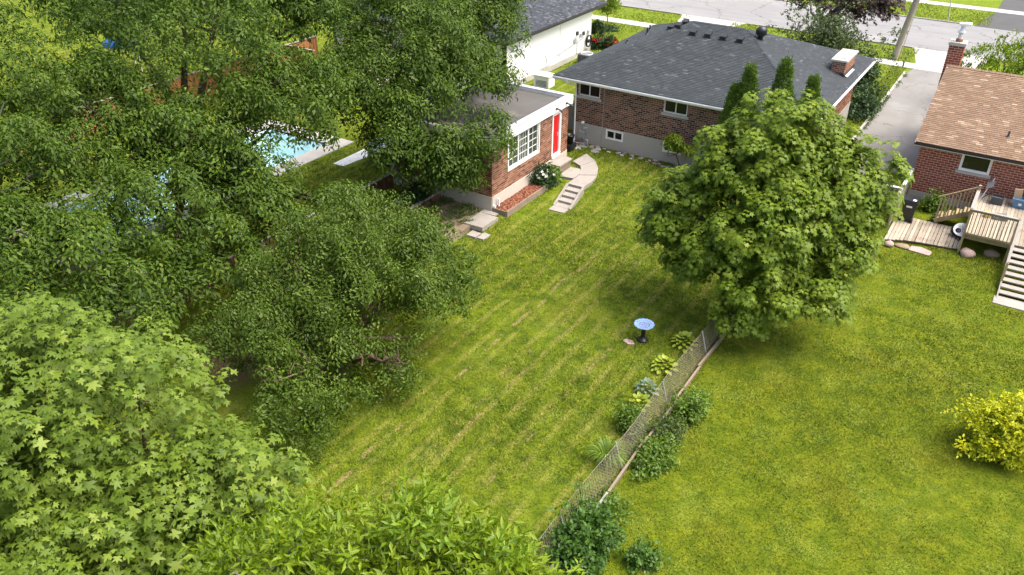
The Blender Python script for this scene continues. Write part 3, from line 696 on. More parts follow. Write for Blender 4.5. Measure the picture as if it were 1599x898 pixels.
b.beam((-3.56, 41.22, QZ-.02), (-3.56, ry, rz_-.08), .03, .16, (0, -.4, 1)); b.beam((-3.56, ry, rz_-.08), (-3.56, 2*ry-41.22, QZ-.02), .03, .16, (0, .4, 1)); b.build('fascia', 'white_paint', rh)
gutter(rh, (-3.58, 41.25, QZ+.035), (9, 41.25, QZ+.035), (0, -1, 0), 'dark_trim', .11)
b = MB(); x0, x1, y0, y1 = -3.74, -3.06, 47.1, 47.75; b.box(x0, x1, y0, y1, 0, 6.1); ck = b.build('chimney', 'mortar_pale', rh)
b = MB()
for O, u, n, LL in (((x0, y0, 0), (1, 0, 0), (0, -1, 0), x1-x0), ((x1, y0, 0), (0, 1, 0), (1, 0, 0), y1-y0), ((x0, y1, 0), (0, -1, 0), (-1, 0, 0), y1-y0)): brick_face(Wall(O, u, n), b, LL, .3, 6.1, [], .29, .115)
b.build('brickwork', 'brick_red', ck)['kind'] = 'stuff'
b = MB(); b.box(x0-.06, x1+.06, y0-.06, y1+.06, 6.102, 6.26); b.build('chimney_cap', 'concrete_pale', ck)
b = MB(); b.lathe([(.17, 0), (.17, .12), (.13, .14)], (-3.38, 47.42, 6.26), 16); b.build('clay_pot', 'brick_orange', ck)
b = MB(); b.lathe([(.11, 0), (.11, .28), (.19, .30), (.19, .36), (.11, .40), (.10, .62), (.10, .68)], (-3.38, 47.42, 6.40), 16); b.obox((-3.30, 47.42, 7.12), (.27, 0, .02), (0, .2, 0), (0, 0, .05)); b.build('flue', 'white_metal', ck)
b = MB(); b.tube([(.05, 42.6, 3.3), (.05, 42.6, 3.75)], .045, 8); b.lathe([(.12, 0), (.06, .1)], (.05, 42.6, 3.42), 10); b.build('vent_pipe', 'grey_trim', rr)
b = MB(); b.lathe([(0, .05), (.08, .03), (.09, -.03), (0, -.05)], (-2.65, 41.5, QZ-.17), 10); b.build('soffit_lamp', 'white_metal', rh)

# ------------------------------------------------------------------ decks and fences on the right
def shared(mb, name, mat):
    o = mb.build(name, mat); me = o.data; bpy.data.objects.remove(o); return me

lowd = empty('lower_deck', (-1.8, 37.6, 0), 'low weathered plank deck with curved front edge below the red brick wall', 'deck')
yb = 38.95; xs = np.arange(-3.22, -.40, .148)
def yfront(x):
    t = (x+3.22)/2.85; return 36.05 + .95*t + .12*math.sin(t*math.pi*1.6) - .02
me = shared(MB().box(-.068, .068, -1, 0, -.035, 0), 'board', 'wood_deck'); MATS['wood_deck']
for x in xs: link('board', me, lowd, (x+1.8, yb-37.6+random.uniform(-.02, .02), .13+random.uniform(-.004, .004)), random.uniform(-.004, .004), (random.uniform(.92, 1.0), yb-yfront(x), 1))
b = MB()
for x, x2 in zip(xs, xs[1:]): b.beam((x, yfront(x)+.05, .04), (x2, yfront(x2)+.05, .04), .03, .11)
b.build('front_board', 'wood_brown', lowd)
b = MB()
for y in (37.2, 38.0, 38.8): b.box(-3.2, -.45, y-.02, y+.02, -.02, .09)
b.build('joists', 'wood_brown', lowd)

upd = empty('raised_deck', (2, 39.3, 0), 'raised wooden deck with baluster railing and open stairs at right', 'deck')
UX0, UX1, UY0, UY1, UZ = -.35, 5.2, 36.75, 41.66, .95
me = shared(MB().box(-.068, .068, UY0-.04, UY1, UZ-.035, UZ), 'board', 'wood_deck')
for x in np.arange(UX0+.07, UX1, .146): link('board', me, upd, (x-2, -39.3, random.uniform(-.003, .003)))
b = MB(); b.box(UX0, UX1, UY0-.005, UY0+.035, UZ-.24, UZ-.037); b.box(UX0, UX0+.04, UY0+.036, UY1, UZ-.24, UZ-.037); b.build('rim_beam', 'wood_rail', upd)
b = MB()
for y in (38.0, 39.4, 40.8): b.box(UX0+.05, UX1, y-.02, y+.02, UZ-.2, UZ-.038)
b.build('joists', 'wood_brown', upd)
pm_ = shared(MB().box(-.045, .045, -.045, .045, 0, 1), 'post', 'wood_rail')
for x, y in ((UX0-.01, UY0-.05), (1.40, UY0-.05), (3.0, UY0-.05), (UX0-.01, 38.95)): link('post', pm_, upd, (x-2, y-39.3, -.02), 0, (1, 1, 2.12))
for x, y in ((UX0, 41.5), (1.4, 40.5), (3, 40.5)): link('post', pm_, upd, (x-2, y-39.3, -.02), 0, (1, 1, .9))
bal = shared(MB().box(-.019, .019, -.019, .019, 0, 1), 'baluster', 'wood_rail')
for x in np.arange(UX0+.10, 1.36, .135): link('baluster', bal, upd, (x-2, UY0-.05-39.3, UZ-.18), 0, (1, 1, 1.22))
for y in np.arange(UY0+.12, 38.9, .135): link('baluster', bal, upd, (UX0-.02-2, y-39.3, UZ-.18), 0, (1, 1, 1.22))
b = MB(); b.box(UX0-.06, 1.46, UY0-.12, UY0+.02, 2.06, 2.10); b.box(UX0-.08, UX0+.06, UY0+.021, 39.0, 2.06, 2.10); b.build('top_rail', 'wood_grey', upd)
b = MB(); b.box(UX0+.04, 1.36, UY0-.07, UY0-.03, 1.97, 2.055); b.build('upper_rail', 'wood_rail', upd)
b = MB(); b.box(UX0+.04, 1.36, UY0-.11, UY0-.072, UZ-.02, UZ+.07); b.build('bottom_rail', 'wood_rail', upd)
# open stairs down to the lawn
nst = 9; sx0, sx1 = 1.46, 3.0
tr = shared(MB().box(0, sx1-sx0-.06, -.15, .15, -.04, 0), 'tread', 'wood_grey')
for i in range(nst):
    t = (i+.5)/nst; link('tread', tr, upd, (sx0+.03-2, (UY0-.15)+(33.45-UY0)*t-39.3, UZ*(1-t)-.02+.02))
for x in (sx0, sx1):
    b = MB(); b.beam((x, UY0-.02, UZ-.13), (x, 33.45, -.05), .045, .24); b.build('stringer', 'wood_grey', upd)
b = MB(); b.beam((sx0-.01, UY0-.05, 2.08), (sx0-.01, 34.45, 1.14), .09, .05); b.build('handrail', 'wood_grey', upd)
b = MB(); b.box(sx0-.05, sx0+.04, 34.4, 34.49, 0, 1.14); b.build('post', 'wood_rail', upd)
b = MB(); b.box(sx0-.1, sx1+.1, 32.95, 33.55, -.06, .06); b.build('landing_slab', 'concrete', upd)
# side stairs between the two decks
n = 4
for i in range(n):
    b = MB(); z = .15+(i+1)*(UZ-.15)/(n+1); x = -1.65+i*.32; b.box(x, x+.30, 39.0, 40.0, z-.04, z); b.build('tread', 'wood_rail', upd)
b = MB(); b.beam((-1.72, 38.96, .22), (UX0, 38.96, 1.0), .04, .2); b.build('stringer', 'wood_rail', upd)
b = MB(); b.beam((-1.78, 38.93, 1.42), (UX0, 38.93, 2.25), .09, .05); b.build('handrail', 'wood_rail', upd)
for i in range(10):
    x = -1.68+i*.14; t = (x+1.72)/1.37; z0 = .15+.8*t; b = MB(); b.box(x-.03, x+.03, 38.915, 38.955, z0, z0+1.2); b.build('baluster', 'wood_rail', upd)
b = MB(); b.box(UX0-.06, UX0+.05, 38.9, 39.0, 0, 2.32); b.build('post', 'wood_rail', upd)

gf = empty('picket_fence', (-3.4, 39.3, 0), 'weathered picket fence with pale top rail beside the black bin', 'fence')
pk = shared(MB().box(-.008, .008, -.055, .055, 0, 1), 'picket', 'wood_grey')
for y in np.arange(37.55, 41.6, .135): link('picket', pk, gf, (.03, y-39.3, .05), 0, (1, 1, 1.36+random.uniform(-.02, .02)))
for x in np.arange(-6.2, -3.45, .135): link('picket', pk, gf, (x+3.4, .0, .05), math.pi/2, (1, 1, 1.15+random.uniform(-.02, .02)))
b = MB(); b.box(-3.44, -3.31, 38.62+.5, 41.62, 1.43, 1.47); b.build('top_rail', 'white_paint', gf)
b = MB(); b.box(-3.44, -3.31, 37.5, 39.119, 1.42, 1.46); b.box(-3.40, -3.385, 37.5, 41.6, .4, .5); b.build('rail', 'wood_grey', gf)
b = MB(); b.box(-6.3, -3.45, 39.22, 39.36, 1.26, 1.30); b.build('top_rail', 'white_paint', gf)
for x, y in ((-3.40, 37.5), (-3.40, 39.3), (-3.4, 41.5), (-6.3, 39.3)):
    b = MB(); b.box(x-.04, x+.04, y-.04, y+.04, -.1, 1.40); b.build('post', 'wood_rail', gf)

# chain-link fence along the lot line, leaning a little
cf = empty('chain_link_fence', (-6.7, 19, 0), 'leaning chain-link fence with weathered boards along its foot between the lawns', 'fence')
FY0, FY1, FZ, LEAN = 12.0, 37.6, .78, -.28
b = MB(); sp = .11; run = .9
for sgn in (1, -1):
    for y in np.arange(FY0, FY1, sp):
        P = []
        for t in (0, .25, .5, .75, 1): P.append((-6.72+LEAN*t+.012*math.sin(y*7+t*9)+.05*math.sin(y*.8)*t, y+sgn*run*(t-.5)*.9, .06+FZ*t))
        if FY0 <= P[0][1] and P[-1][1] <= FY1 and FY0 <= P[-1][1] and P[0][1] <= FY1: b.tube(P, .0044, 3, None, False)
o = b.build('wire_mesh', 'rusty_wire', cf); o['kind'] = 'stuff'
b = MB(); b.tube([(-6.72+LEAN+.05*math.sin(y*.8), y, FZ+.07+.02*math.sin(y*1.3)) for y in np.arange(FY0, FY1, .5)], .006, 5); b.build('top_wire', 'rusty_wire', cf)
for y in (13.6, 16.85, 20.2, 23.6, 27.0, 30.4, 33.8):
    b = MB(); b.tube([(-6.70, y, -.05), (-6.72+LEAN, y+.03, FZ+.12)], .024, 8); b.build('post', 'galvanised', cf)
y = 12.0; i = 0
while y < 26.5:
    ln = random.uniform(1.7, 2.6); b = MB(); x = -6.60+random.uniform(-.03, .03)
    b.obox((x, y+ln/2, .10), (.035, random.uniform(-.02, .02), 0), (random.uniform(-.03, .03), ln/2-.02, 0), (.02, 0, .12)); b.build('foot_board', 'concrete' if i == 1 else 'wood_edge', cf); y += ln; i += 1

# wooden fences around the pool garden
def board_fence(name, label, a, b_, h, mat, cap, bw=.15):
    a, b_ = Vector((*a, 0)), Vector((*b_, 0)); d = b_-a; L_ = d.length; u = d/L_; ang = math.atan2(u.y, u.x)
    root = empty(name, a, label, 'fence'); me = shared(MB().box(0, bw-.012, -.012, .012, .04, h), 'board', mat); n = int(L_/bw)
    for i in range(min(n, 290)):
        p = u*(i*bw); link('board', me, root, (p.x, p.y, random.uniform(-.01, .01)), ang)
    m = MB(); m.beam(a+Vector((0, 0, h+.02)), b_+Vector((0, 0, h+.02)), .14, .04); m.build('cap_rail', cap, root)
    for i in range(int(L_/2.4)+1):
        m = MB(); c = a+u*(i*2.4)+Vector((-u.y, u.x, 0))*.06; m.box(c.x-.045, c.x+.045, c.y-.045, c.y+.045, -.1, h); m.build('post', mat, root)
    return root
board_fence('low_board_fence', 'low brown board fence with pale cap between pool garden and trees', (-24.6, 12.5), (-24.6, 28.3), .95, 'wood_brown', 'wood_grey')
board_fence('tall_board_fence', 'tall orange-brown board fence at far left beyond the pool', (-43.6, 12), (-43.6, 43), 1.65, 'wood_orange', 'wood_grey')
board_fence('rear_board_fence', 'orange-brown board fence running across behind the pool', (-43.5, 40.0), (-41.0, 40.0), 1.65, 'wood_orange', 'wood_grey')

# raised planters, garden bed and steps left of the annex
rp = empty('wooden_planter', (-22.2, 27.0, .2), 'long brown wooden planter full of dark leaves near the annex', 'planter')
for x, y, x2, y2 in ((-22.7, 25.9, -21.7, 25.94), (-22.7, 28.06, -21.7, 28.1), (-22.7, 25.94, -22.66, 28.06), (-21.74, 25.94, -21.70, 28.06)):
    b = MB(); b.box(x, x2, y, y2, .0, .72); b.build('side_board', 'wood_brown', rp)
b = MB(); b.box(-21.80, -21.64, 25.85, 28.15, .722, .76); b.box(-22.76, -22.60, 25.85, 28.15, .722, .76); b.build('rim', 'wood_grey', rp)
b = MB(); b.box(-22.65, -21.75, 25.95, 28.05, .3, .60); b.build('planter_soil', 'soil', rp)
wp = empty('white_planter_box', (-19.9, 24.1, 0), 'white painted low box with board rim at the bed corner', 'box')
b = MB(); b.box(-19.52, -19.48, 23.3, 24.85, 0, .42); b.build('front_panel', 'white_paint', wp)
b = MB(); b.box(-20.6, -19.521, 23.3, 23.34, 0, .42); b.build('end_panel', 'white_paint', wp)
b = MB(); b.box(-20.6, -19.521, 24.81, 24.85, 0, .42); b.build('end_panel', 'white_paint', wp)
b = MB(); b.box(-20.62, -19.42, 23.24, 23.38, .421, .46); b.box(-20.62, -19.42, 24.76, 24.92, .421, .46); b.box(-19.56, -19.42, 23.381, 24.759, .421, .459); b.build('rim', 'wood_grey', wp)
b = MB(); b.box(-20.55, -19.55, 23.35, 24.8, .0, .34); b.build('box_soil', 'soil', wp)
gbed = MB(); gbed.prism([(-22.3, 25.2), (-19.25, 25.25), (-19.0, 26.3), (-19.0, 28.47), (-23.5, 28.47), (-23.5, 25.2)], -.1, .30); struct('garden_bed', gbed, 'soil_pale')
edg = empty('bed_edging', (-20, 25.5, 0), 'grey timber boards edging the weedy bed beside the annex', 'edging')
for a, c in (((-20.4, 25.18), (-19.22, 25.22)), ((-19.20, 25.22), (-18.97, 26.25)), ((-22.3, 25.16), (-20.42, 25.18))):
    b = MB(); b.beam((*a, .17), (*c, .17), .045, .34); b.build('board', 'wood_edge', edg)
gs = empty('garden_slabs', (-18.9, 27.3, .1), 'stack of worn concrete slabs making a step up to the weedy bed', 'step')
for x0, x1, y0, y1, z0, z1, rz in ((-19.35, -18.35, 26.75, 28.05, .15, .36, 0), (-18.85, -18.35, 26.2, 26.7, 0, .14, 0), (-18.33, -17.95, 26.25, 26.85, -.02, .12, 0), (-19.4, -18.6, 28.1, 28.45, .1, .33, 0)):
    b = MB(); b.prism([(x0+.03, y0), (x1-.02, y0+.03), (x1, y1-.03), (x0, y1)], z0, z1); b.build('slab', 'slab_stone', gs)

# mulch bed under the annex window
mbd = empty('mulch_bed', (-18.65, 30.2, .3), 'narrow bed of red mulch edged with boards under the annex window', 'flower bed')
zb = .30
b = MB(); b.prism([(-18.97, 28.55), (-18.22, 28.55), (-18.22, 32.2), (-18.97, 32.2)], 0, zb+.13); b.build('bed_soil', 'soil', mbd)
b = MB()
for i in range(1500):
    x, y = random.uniform(-18.94, -18.25), random.uniform(28.58, 32.1); a = random.uniform(0, 6.28); l = random.uniform(.03, .07)
    b.obox((x, y, zb+.14+random.uniform(0, .025)), (math.cos(a)*l, math.sin(a)*l, random.uniform(-.02, .02)), (-math.sin(a)*.018, math.cos(a)*.018, 0), (0, 0, .006))
b.build('mulch', 'mulch_red', mbd)['kind'] = 'stuff'
for y0, y1 in ((28.5, 30.3), (30.3, 32.2)):
    b = MB(); b.beam((-18.19, y0, zb+.02), (-18.19, y1-.02, zb+.03), .05, .34); b.build('edge_board', 'wood_edge', mbd)
b = MB(); b.beam((-18.97, 28.50, zb+.02), (-18.22, 28.50, zb+.02), .05, .34); b.build('edge_board', 'wood_edge', mbd)
o = tag(MB().tube([(-18.85, 28.85, .3), (-18.85, 28.85, .85)], .045, 10).tube([(-18.92, 28.62, .42), (-18.92, 28.62, .56)], .06, 8).build('drain_pipe', 'white_metal'), 'short white pipe standing at the near end of the mulch bed', 'pipe')

# annex door step and paving slab
ds = empty('door_step', (-18.6, 34.3, .4), 'wooden step below the red door', 'step')
b = MB(); b.box(-18.94, -18.35, 33.65, 34.9, .78, .86); b.build('tread', 'wood_grey', ds)
b = MB(); b.box(-18.90, -18.42, 33.7, 34.85, .3, .779); b.build('box', 'wood_edge', ds)
o = tag(MB().prism([(-18.3, 33.4), (-17.5, 33.5), (-17.5, 34.75), (-18.3, 34.7)], .25, .47).build('paving_slab', 'slab_stone'), 'single paving slab lying in the grass before the red door step', 'slab')

# curved walk of concrete slabs and the four steps
walk = empty('curved_walk', (-17.3, 34.5, .4), 'curved concrete slab walk with steps leading down to the lawn', 'path')
Lp = [(-18.55, 35.35), (-17.95, 35.05), (-17.62, 34.55), (-17.45, 33.95), (-17.42, 33.30), (-17.42, 32.75)]
Rp = [(-18.45, 36.65), (-17.62, 36.05), (-17.05, 35.3), (-16.68, 34.45), (-16.52, 33.75), (-16.56, 32.75)]
for i in range(5):
    a, c, e_, f_ = map(Vector, (Lp[i], Rp[i], Rp[i+1], Lp[i+1])); g_ = .018
    a2, c2 = a.lerp(f_, g_), c.lerp(e_, g_); f2, e2 = f_.lerp(a, g_), e_.lerp(c, g_); b = MB()
    b.prism([tuple(a2), tuple(c2), tuple(e2), tuple(f2)][::-1], .30, .50+random.uniform(-.008, .008)); b.build('slab', 'slab_stone', walk)
ns = 4
for i in range(ns):
    y1 = 32.73-i*.40; z = .50-(i+1)*.115; b = MB(); xl = -17.36+i*.0; b.prism([(-17.32+.04*i, y1-.40), (-16.60+.04*i, y1-.40), (-16.60+.04*i, y1-.004), (-17.32+.04*i, y1-.004)], z-.3, z); b.build('step', 'slab_stone', walk)
for x in (-17.38, -16.53):
    b = MB(); b.poly([(x-.06, 32.72, .0), (x+.05, 32.72, 0), (x+.22, 31.1, -.2), (x+.11, 31.1, -.2), (x-.06, 32.72, .52), (x+.05, 32.72, .52), (x+.22, 31.1, .07), (x+.11, 31.1, .07)], ((4, 5, 6, 7), (0, 1, 5, 4), (1, 2, 6, 5), (2, 3, 7, 6), (3, 0, 4, 7))); b.build('step_kerb', 'slab_stone', walk)
b = MB(); b.prism([(-17.2, 30.55), (-16.4, 30.6), (-16.4, 31.08), (-17.2, 31.08)], -.1, .06); b.build('slab', 'slab_stone', walk)

# rubble strip along the foundation
rub = empty('stone_rubble', (-17.5, 37.9, .4), 'loose flat stones scattered along the foot of the foundation', 'stones')
for i in range(60):
    x = random.uniform(-19.9, -11.5) if i > 12 else random.uniform(-19.8, -18.2); y = random.uniform(37.5, 38.05) if i > 12 else random.uniform(37.0, 38.0); s_ = random.uniform(.06, .20)*(1.6 if i < 12 else 1); a = random.uniform(0, 6.3); b = MB()
    b.prism([(x+s_*random.uniform(.7, 1.1)*math.cos(a+k*1.05), y+s_*.7*random.uniform(.7, 1.1)*math.sin(a+k*1.05)) for k in range(6)], .3, ZT(x, y)+random.uniform(.03, .08)); b.build('stone', random.choice(['slab_stone', 'concrete', 'concrete_pale', 'stone_pink']), rub)
gm = empty('gas_meter', (-19.4, 37.85, .4), 'green-grey gas meter with pipes at the house corner', 'gas meter')
b = MB(); b.box(-19.62, -19.30, 37.85, 38.1, .75, 1.1); b.build('meter', 'galvanised', gm)
b = MB(); b.tube([(-19.55, 37.98, .75), (-19.55, 37.98, .4)], .02, 6); b.tube([(-19.38, 37.98, 1.1), (-19.38, 37.98, 1.3), (-19.2, 38.1, 1.32)], .02, 6); b.tube([(-19.2, 37.7, .4), (-19.2, 37.7, .8), (-18.95, 37.7, .8), (-18.95, 37.7, .4)], .02, 6); b.build('meter_pipes', 'galvanised', gm)
pt = empty('black_pot', (-19.55, 36.9, .4), 'black pot in the gap between annex and house', 'pot')
b = MB(); b.lathe([(0, .0), (.16, .0), (.24, .42), (.26, .42), (.25, .48), (.22, .48), (.2, .40), (0, .38)], (-19.6, 36.9, .75), 18); b.build('pot', 'black_plastic', pt)
b = MB(); b.box(-19.85, -19.35, 36.5, 37.2, .35, .74); b.build('plinth', 'black_plastic', pt)
sf = empty('side_gate', (-20.9, 39.0, .4), 'pale timber side fence in the gap behind the annex', 'fence')
for i in range(11):
    b = MB(); b.box(-21.9+i*.16, -21.9+i*.16+.15, 39.5, 39.525, .3, 2.1); b.build('board', 'wood_grey', sf)
b = MB(); b.beam((-24.6, 36.1, 2.5), (-20.3, 39.45, 2.5), .1, .05); b.build('top_rail', 'wood_deck', sf)
b = MB(); b.box(-20.9, -19.95, 35.6, 38.1, .2, .42); b.build('side_path', 'concrete', sf)

# ------------------------------------------------------------------ small objects
bb = empty('bird_bath', (-8.98, 23.2, ZT(-8.98, 23.2)), 'bird bath with blue and white mosaic bowl on black pedestal', 'bird bath')
b = MB(); z0 = ZT(-8.98, 23.2)
b.lathe([(0, 0), (.20, 0), (.21, .05), (.15, .09), (.09, .13), (.075, .2), (.08, .38), (.095, .52), (.14, .60), (.16, .62), (0, .62)], (-8.98, 23.2, z0), 20); b.build('pedestal', 'black_plastic', bb)
b = MB(); prof = [(.10, .60), (.28, .645), (.365, .70), (.37, .712), (.355, .712), (.27, .67), (.12, .645), (0, .64)]
nn = 36; v = []
for r_, z_ in prof:
    for kk in range(nn):
        a = 2*math.pi*kk/nn; rr_ = r_*(1+(.03*math.cos(a*18) if r_ > .3 else 0)); v.append((-8.98+rr_*math.cos(a), 23.2+rr_*math.sin(a), z0+z_))
b.poly(v, [(i*nn+kk, i*nn+(kk+1) % nn, (i+1)*nn+(kk+1) % nn, (i+1)*nn+kk) for i in range(len(prof)-1) for kk in range(nn)], None, True); b.build('bowl', 'mosaic_glaze', bb)
o = tag(MB().prism([(-9.55, 22.75), (-9.3, 22.66), (-9.1, 22.78), (-9.25, 22.95), (-9.5, 22.92)], -.05, .045).build('flat_stone', 'stone_pink'), 'small flat stone in the grass at the foot of the bird bath', 'stone')

wb = empty('wheeled_bin', (-2.82, 38.6, .13), 'black wheeled refuse bin with hinged lid standing on the low deck', 'bin')
def taper(mb, x, y, z0, z1, wx0, wy0, wx1, wy1):
    P = [(x-wx0, y-wy0, z0), (x+wx0, y-wy0, z0), (x+wx0, y+wy0, z0), (x-wx0, y+wy0, z0), (x-wx1, y-wy1, z1), (x+wx1, y-wy1, z1), (x+wx1, y+wy1, z1), (x-wx1, y+wy1, z1)]
    mb.poly(P, ((3, 2, 1, 0), (4, 5, 6, 7), (0, 1, 5, 4), (1, 2, 6, 5), (2, 3, 7, 6), (3, 0, 4, 7)))
bx, by = -2.82, 38.6
b = MB(); taper(b, bx, by, .17, 1.08, .22, .26, .29, .34); b.build('body', 'black_plastic', wb)
b = MB(); taper(b, bx, by, 1.082, 1.20, .32, .38, .29, .33); b.build('lid', 'black_plastic', wb)
for s_ in (-1, 1):
    b = MB(); b.tube([(bx+s_*.24-.03, by-.24, .25), (bx+s_*.24+.03, by-.24, .25)], .12, 16); b.build('wheel', 'black_plastic', wb)
b = MB(); b.tube([(bx-.25, by+.36, 1.08), (bx+.25, by+.36, 1.08)], .02, 6); b.build('handle', 'black_plastic', wb)
b = MB(); b.quad((bx-.12, by-.336, .86), (bx+.12, by-.336, .86), (bx+.12, by-.3415, .95), (bx-.12, by-.3415, .95)); b.build('label_plate', 'white_paint', wb)
b = MB(); b.quad((bx+.08, by-.28, 1.203), (bx+.22, by-.28, 1.203), (bx+.22, by-.10, 1.203), (bx+.08, by-.10, 1.203)); b.build('number_plate', 'white_paint', wb)

rb_ = empty('recycling_bin', (1.35, 40.9, .95), 'blue recycling box against the red brick wall on the raised deck', 'bin')
b = MB(); x, y = 1.35, 40.9; taper(b, x, y, .96, 1.34, .24, .20, .30, .25); b.build('body', 'blue_plastic', rb_)
b = MB(); 
for a in ((x-.33, x+.33, y-.28, y-.24), (x-.33, x+.33, y+.24, y+.28), (x-.33, x-.29, y-.24, y+.24), (x+.29, x+.33, y-.24, y+.24)): b.box(*a, 1.33, 1.38)
b.build('rim', 'blue_plastic', rb_)
b = MB(); b.quad((x-.05, y-.245, 1.10), (x+.08, y-.245, 1.10), (x+.08, y-.256, 1.22), (x-.05, y-.256, 1.22)); b.build('label_plate', 'white_paint', rb_)
o = tag(MB().obox((1.18, 40.95, 1.52), (.16, 0, .03), (0, .05, 0), (-.03, 0, .24)).build('paper_bag', 'tan_paper'), 'tan paper bag standing in the blue recycling box', 'bag')
cl = MB(); cl.obox((1.62, 41.0, 1.62), (.14, .02, 0), (0, .10, .02), (0, -.03, .30)); cl.obox((1.62, 41.0, 1.95), (.06, 0, 0), (0, .05, 0), (0, 0, .06)); o = tag(cl.build('white_jug', 'white_metal'), 'white plastic jug in the blue recycling box', 'jug')
bq = empty('black_crate', (.42, 40.75, .95), 'open black plastic crate on the raised deck', 'crate')
b = MB(); x, y = .45, 40.75
for a in ((x-.25, x+.25, y-.2, y-.17), (x-.25, x+.25, y+.17, y+.2), (x-.25, x-.22, y-.17, y+.17), (x+.22, x+.25, y-.17, y+.17)): b.box(*a, .96, 1.30)
b.build('sides', 'grey_trim', bq); b = MB(); b.box(x-.22, x+.22, y-.17, y+.17, .96, 1.2); b.build('base', 'grey_cloth', bq)
fc = empty('folding_chair', (0, 40.6, .95), 'folded metal chair frame leaning by the deck stairs', 'chair')
for a, c in (((-.25, 40.5, .96), (.1, 41.1, 2.0)), ((.2, 40.4, .96), (-.1, 41.1, 1.95)), ((-.2, 40.9, .96), (.25, 40.6, 1.6)), ((.1, 41.1, 2.0), (-.1, 41.1, 1.95))):
    b = MB(); b.tube([a, c], .016, 6); b.build('leg', 'pale_metal' if a[0] < -.22 else 'black_metal', fc)
b = MB(); b.obox((.0, 40.9, 1.7), (.14, 0, .08), (0, .1, .12), (0, .01, -.01)); b.build('seat', 'grey_cloth', fc)
o = tag(MB().lathe([(0, .0), (.13, .01), (.15, .12), (.12, .22), (.05, .27), (0, .27)], (.25, 39.0, .955), 16).build('yellow_ball', 'yellow_plastic'), 'yellow ball lying on the raised deck', 'ball')
o = tag(MB().obox((.75, 39.1, 1.02), (.28, .05, 0), (-.05, .24, 0), (0, 0, .06)).obox((.78, 39.15, 1.10), (.2, .02, .02), (0, .17, 0), (0, 0, .03)).build('grey_cushion', 'grey_cloth'), 'flat grey cushions lying on the raised deck', 'cushion')
hc = empty('coiled_hose', (-.62, 38.0, .13), 'coil of white hose with dark gaps leaning by the deck post', 'hose')
b = MB()
for kk in range(7):
    rr_ = .14+.032*kk; b.tube([(-.62+rr_*math.cos(a)+.02*kk, 38.05+rr_*math.sin(a)*.82, .42+rr_*math.sin(a)*.57+.012*kk) for a in np.linspace(0, 2*math.pi, 28)], .015, 6)
b.build('coil', 'white_metal', hc)
b = MB(); b.lathe([(0, .0), (.33, .0), (.33, .02), (0, .02)], (0, 0, 0), 24)
c_ = b.build('reel_disc', 'black_plastic', hc, rel=False); c_.location = (.02, .1, .26); c_.rotation_euler = (R(35), 0, 0)
b = MB(); b.tube([(-.62, 37.7, .2), (-.5, 37.6, .16), (-.45, 37.8, .16)], .02, 6); b.build('nozzle', 'black_plastic', hc)

def rock(name, label, c, r, mat, seed):
    rg = np.random.default_rng(seed); n1, n2 = 12, 8; v = []
    for i in range(n2+1):
        for j in range(n1):
            th, ph = math.pi*i/n2, 2*math.pi*j/n1; k_ = 1+.12*math.sin(3*ph+seed)*math.sin(th)+.07*math.sin(5*th+2*ph+seed)
            v.append((c[0]+r[0]*k_*math.sin(th)*math.cos(ph), c[1]+r[1]*k_*math.sin(th)*math.sin(ph), c[2]+r[2]*k_*math.cos(th)))
    mb = MB().poly(v, [(i*n1+j, (i+1)*n1+j, (i+1)*n1+(j+1) % n1, i*n1+(j+1) % n1) for i in range(n2) for j in range(n1)], None, True)
    return tag(mb.build(name, mat), label, 'stone')
rock('boulder', 'round pinkish boulder at the foot of the corner deck post', (-.02, 36.55, .14), (.30, .26, .22), 'stone_pink', 1)
rock('boulder', 'brown boulder in the shade beneath the raised deck', (.85, 37.1, .12), (.32, .24, .2), 'stone_brown', 2)
rock('boulder', 'small pink stone at the left tip of the low deck', (-3.0, 35.75, .08), (.2, .2, .14), 'stone_pink', 3)
rock('boulder', 'flat grey-brown stone left of the slab before the low deck', (-2.45, 35.95, .03), (.35, .22, .09), 'stone_brown', 4)
o = tag(MB().prism([(-2.2, 35.72), (-1.35, 35.62), (-1.3, 36.05), (-1.75, 36.25), (-2.15, 36.15)], -.05, .06).build('stepping_slab', 'stone_pink'), 'flat pinkish slab in the grass before the low deck', 'slab')

# hot tub on its white platform
ht = empty('hot_tub', (-27.3, 30.6, 0), 'dark round hot tub with pale rim under the big trees', 'hot tub')
b = MB(); b.lathe([(1.0, .12), (1.05, .2), (1.05, .92), (1.0, .95)], (-27.0, 30.8, 0), 32); b.build('tub_wall', 'grey_trim', ht)
b = MB(); b.lathe([(1.0, .95), (1.10, .96), (1.12, 1.02), (1.05, 1.08), (.6, 1.12), (0, 1.13)], (-27.0, 30.8, 0), 32); b.build('cover', 'pale_metal', ht)
pf = empty('white_platform', (-27.5, 30.3, 0), 'white painted wooden platform under the hot tub', 'platform')
me = shared(MB().box(-.07, .07, -1.7, 1.7, .04, .10), 'board', 'white_paint')
for i in range(22): link('board', me, pf, (-1.1+i*.15-.6, .4, 0))
# pool garden oddments, glimpsed through leaves
tp = empty('blue_canopy', (-53, 33, 0), 'blue cloth canopy on pale legs at far upper left', 'canopy')
b = MB(); b.lathe([(0, 2.4), (.8, 2.2), (1.25, 1.9), (1.23, 1.8)], (-52.5, 33.5, 0), 8); b.build('cloth', 'blue_tarp', tp)
for k_ in range(4):
    a = k_*math.pi/2+.4; b = MB(); b.tube([(-52.5+1.1*math.cos(a), 33.5+1.1*math.sin(a), 0), (-52.5+1.1*math.cos(a), 33.5+1.1*math.sin(a), 1.95)], .04, 6); b.build('leg', 'white_metal', tp)

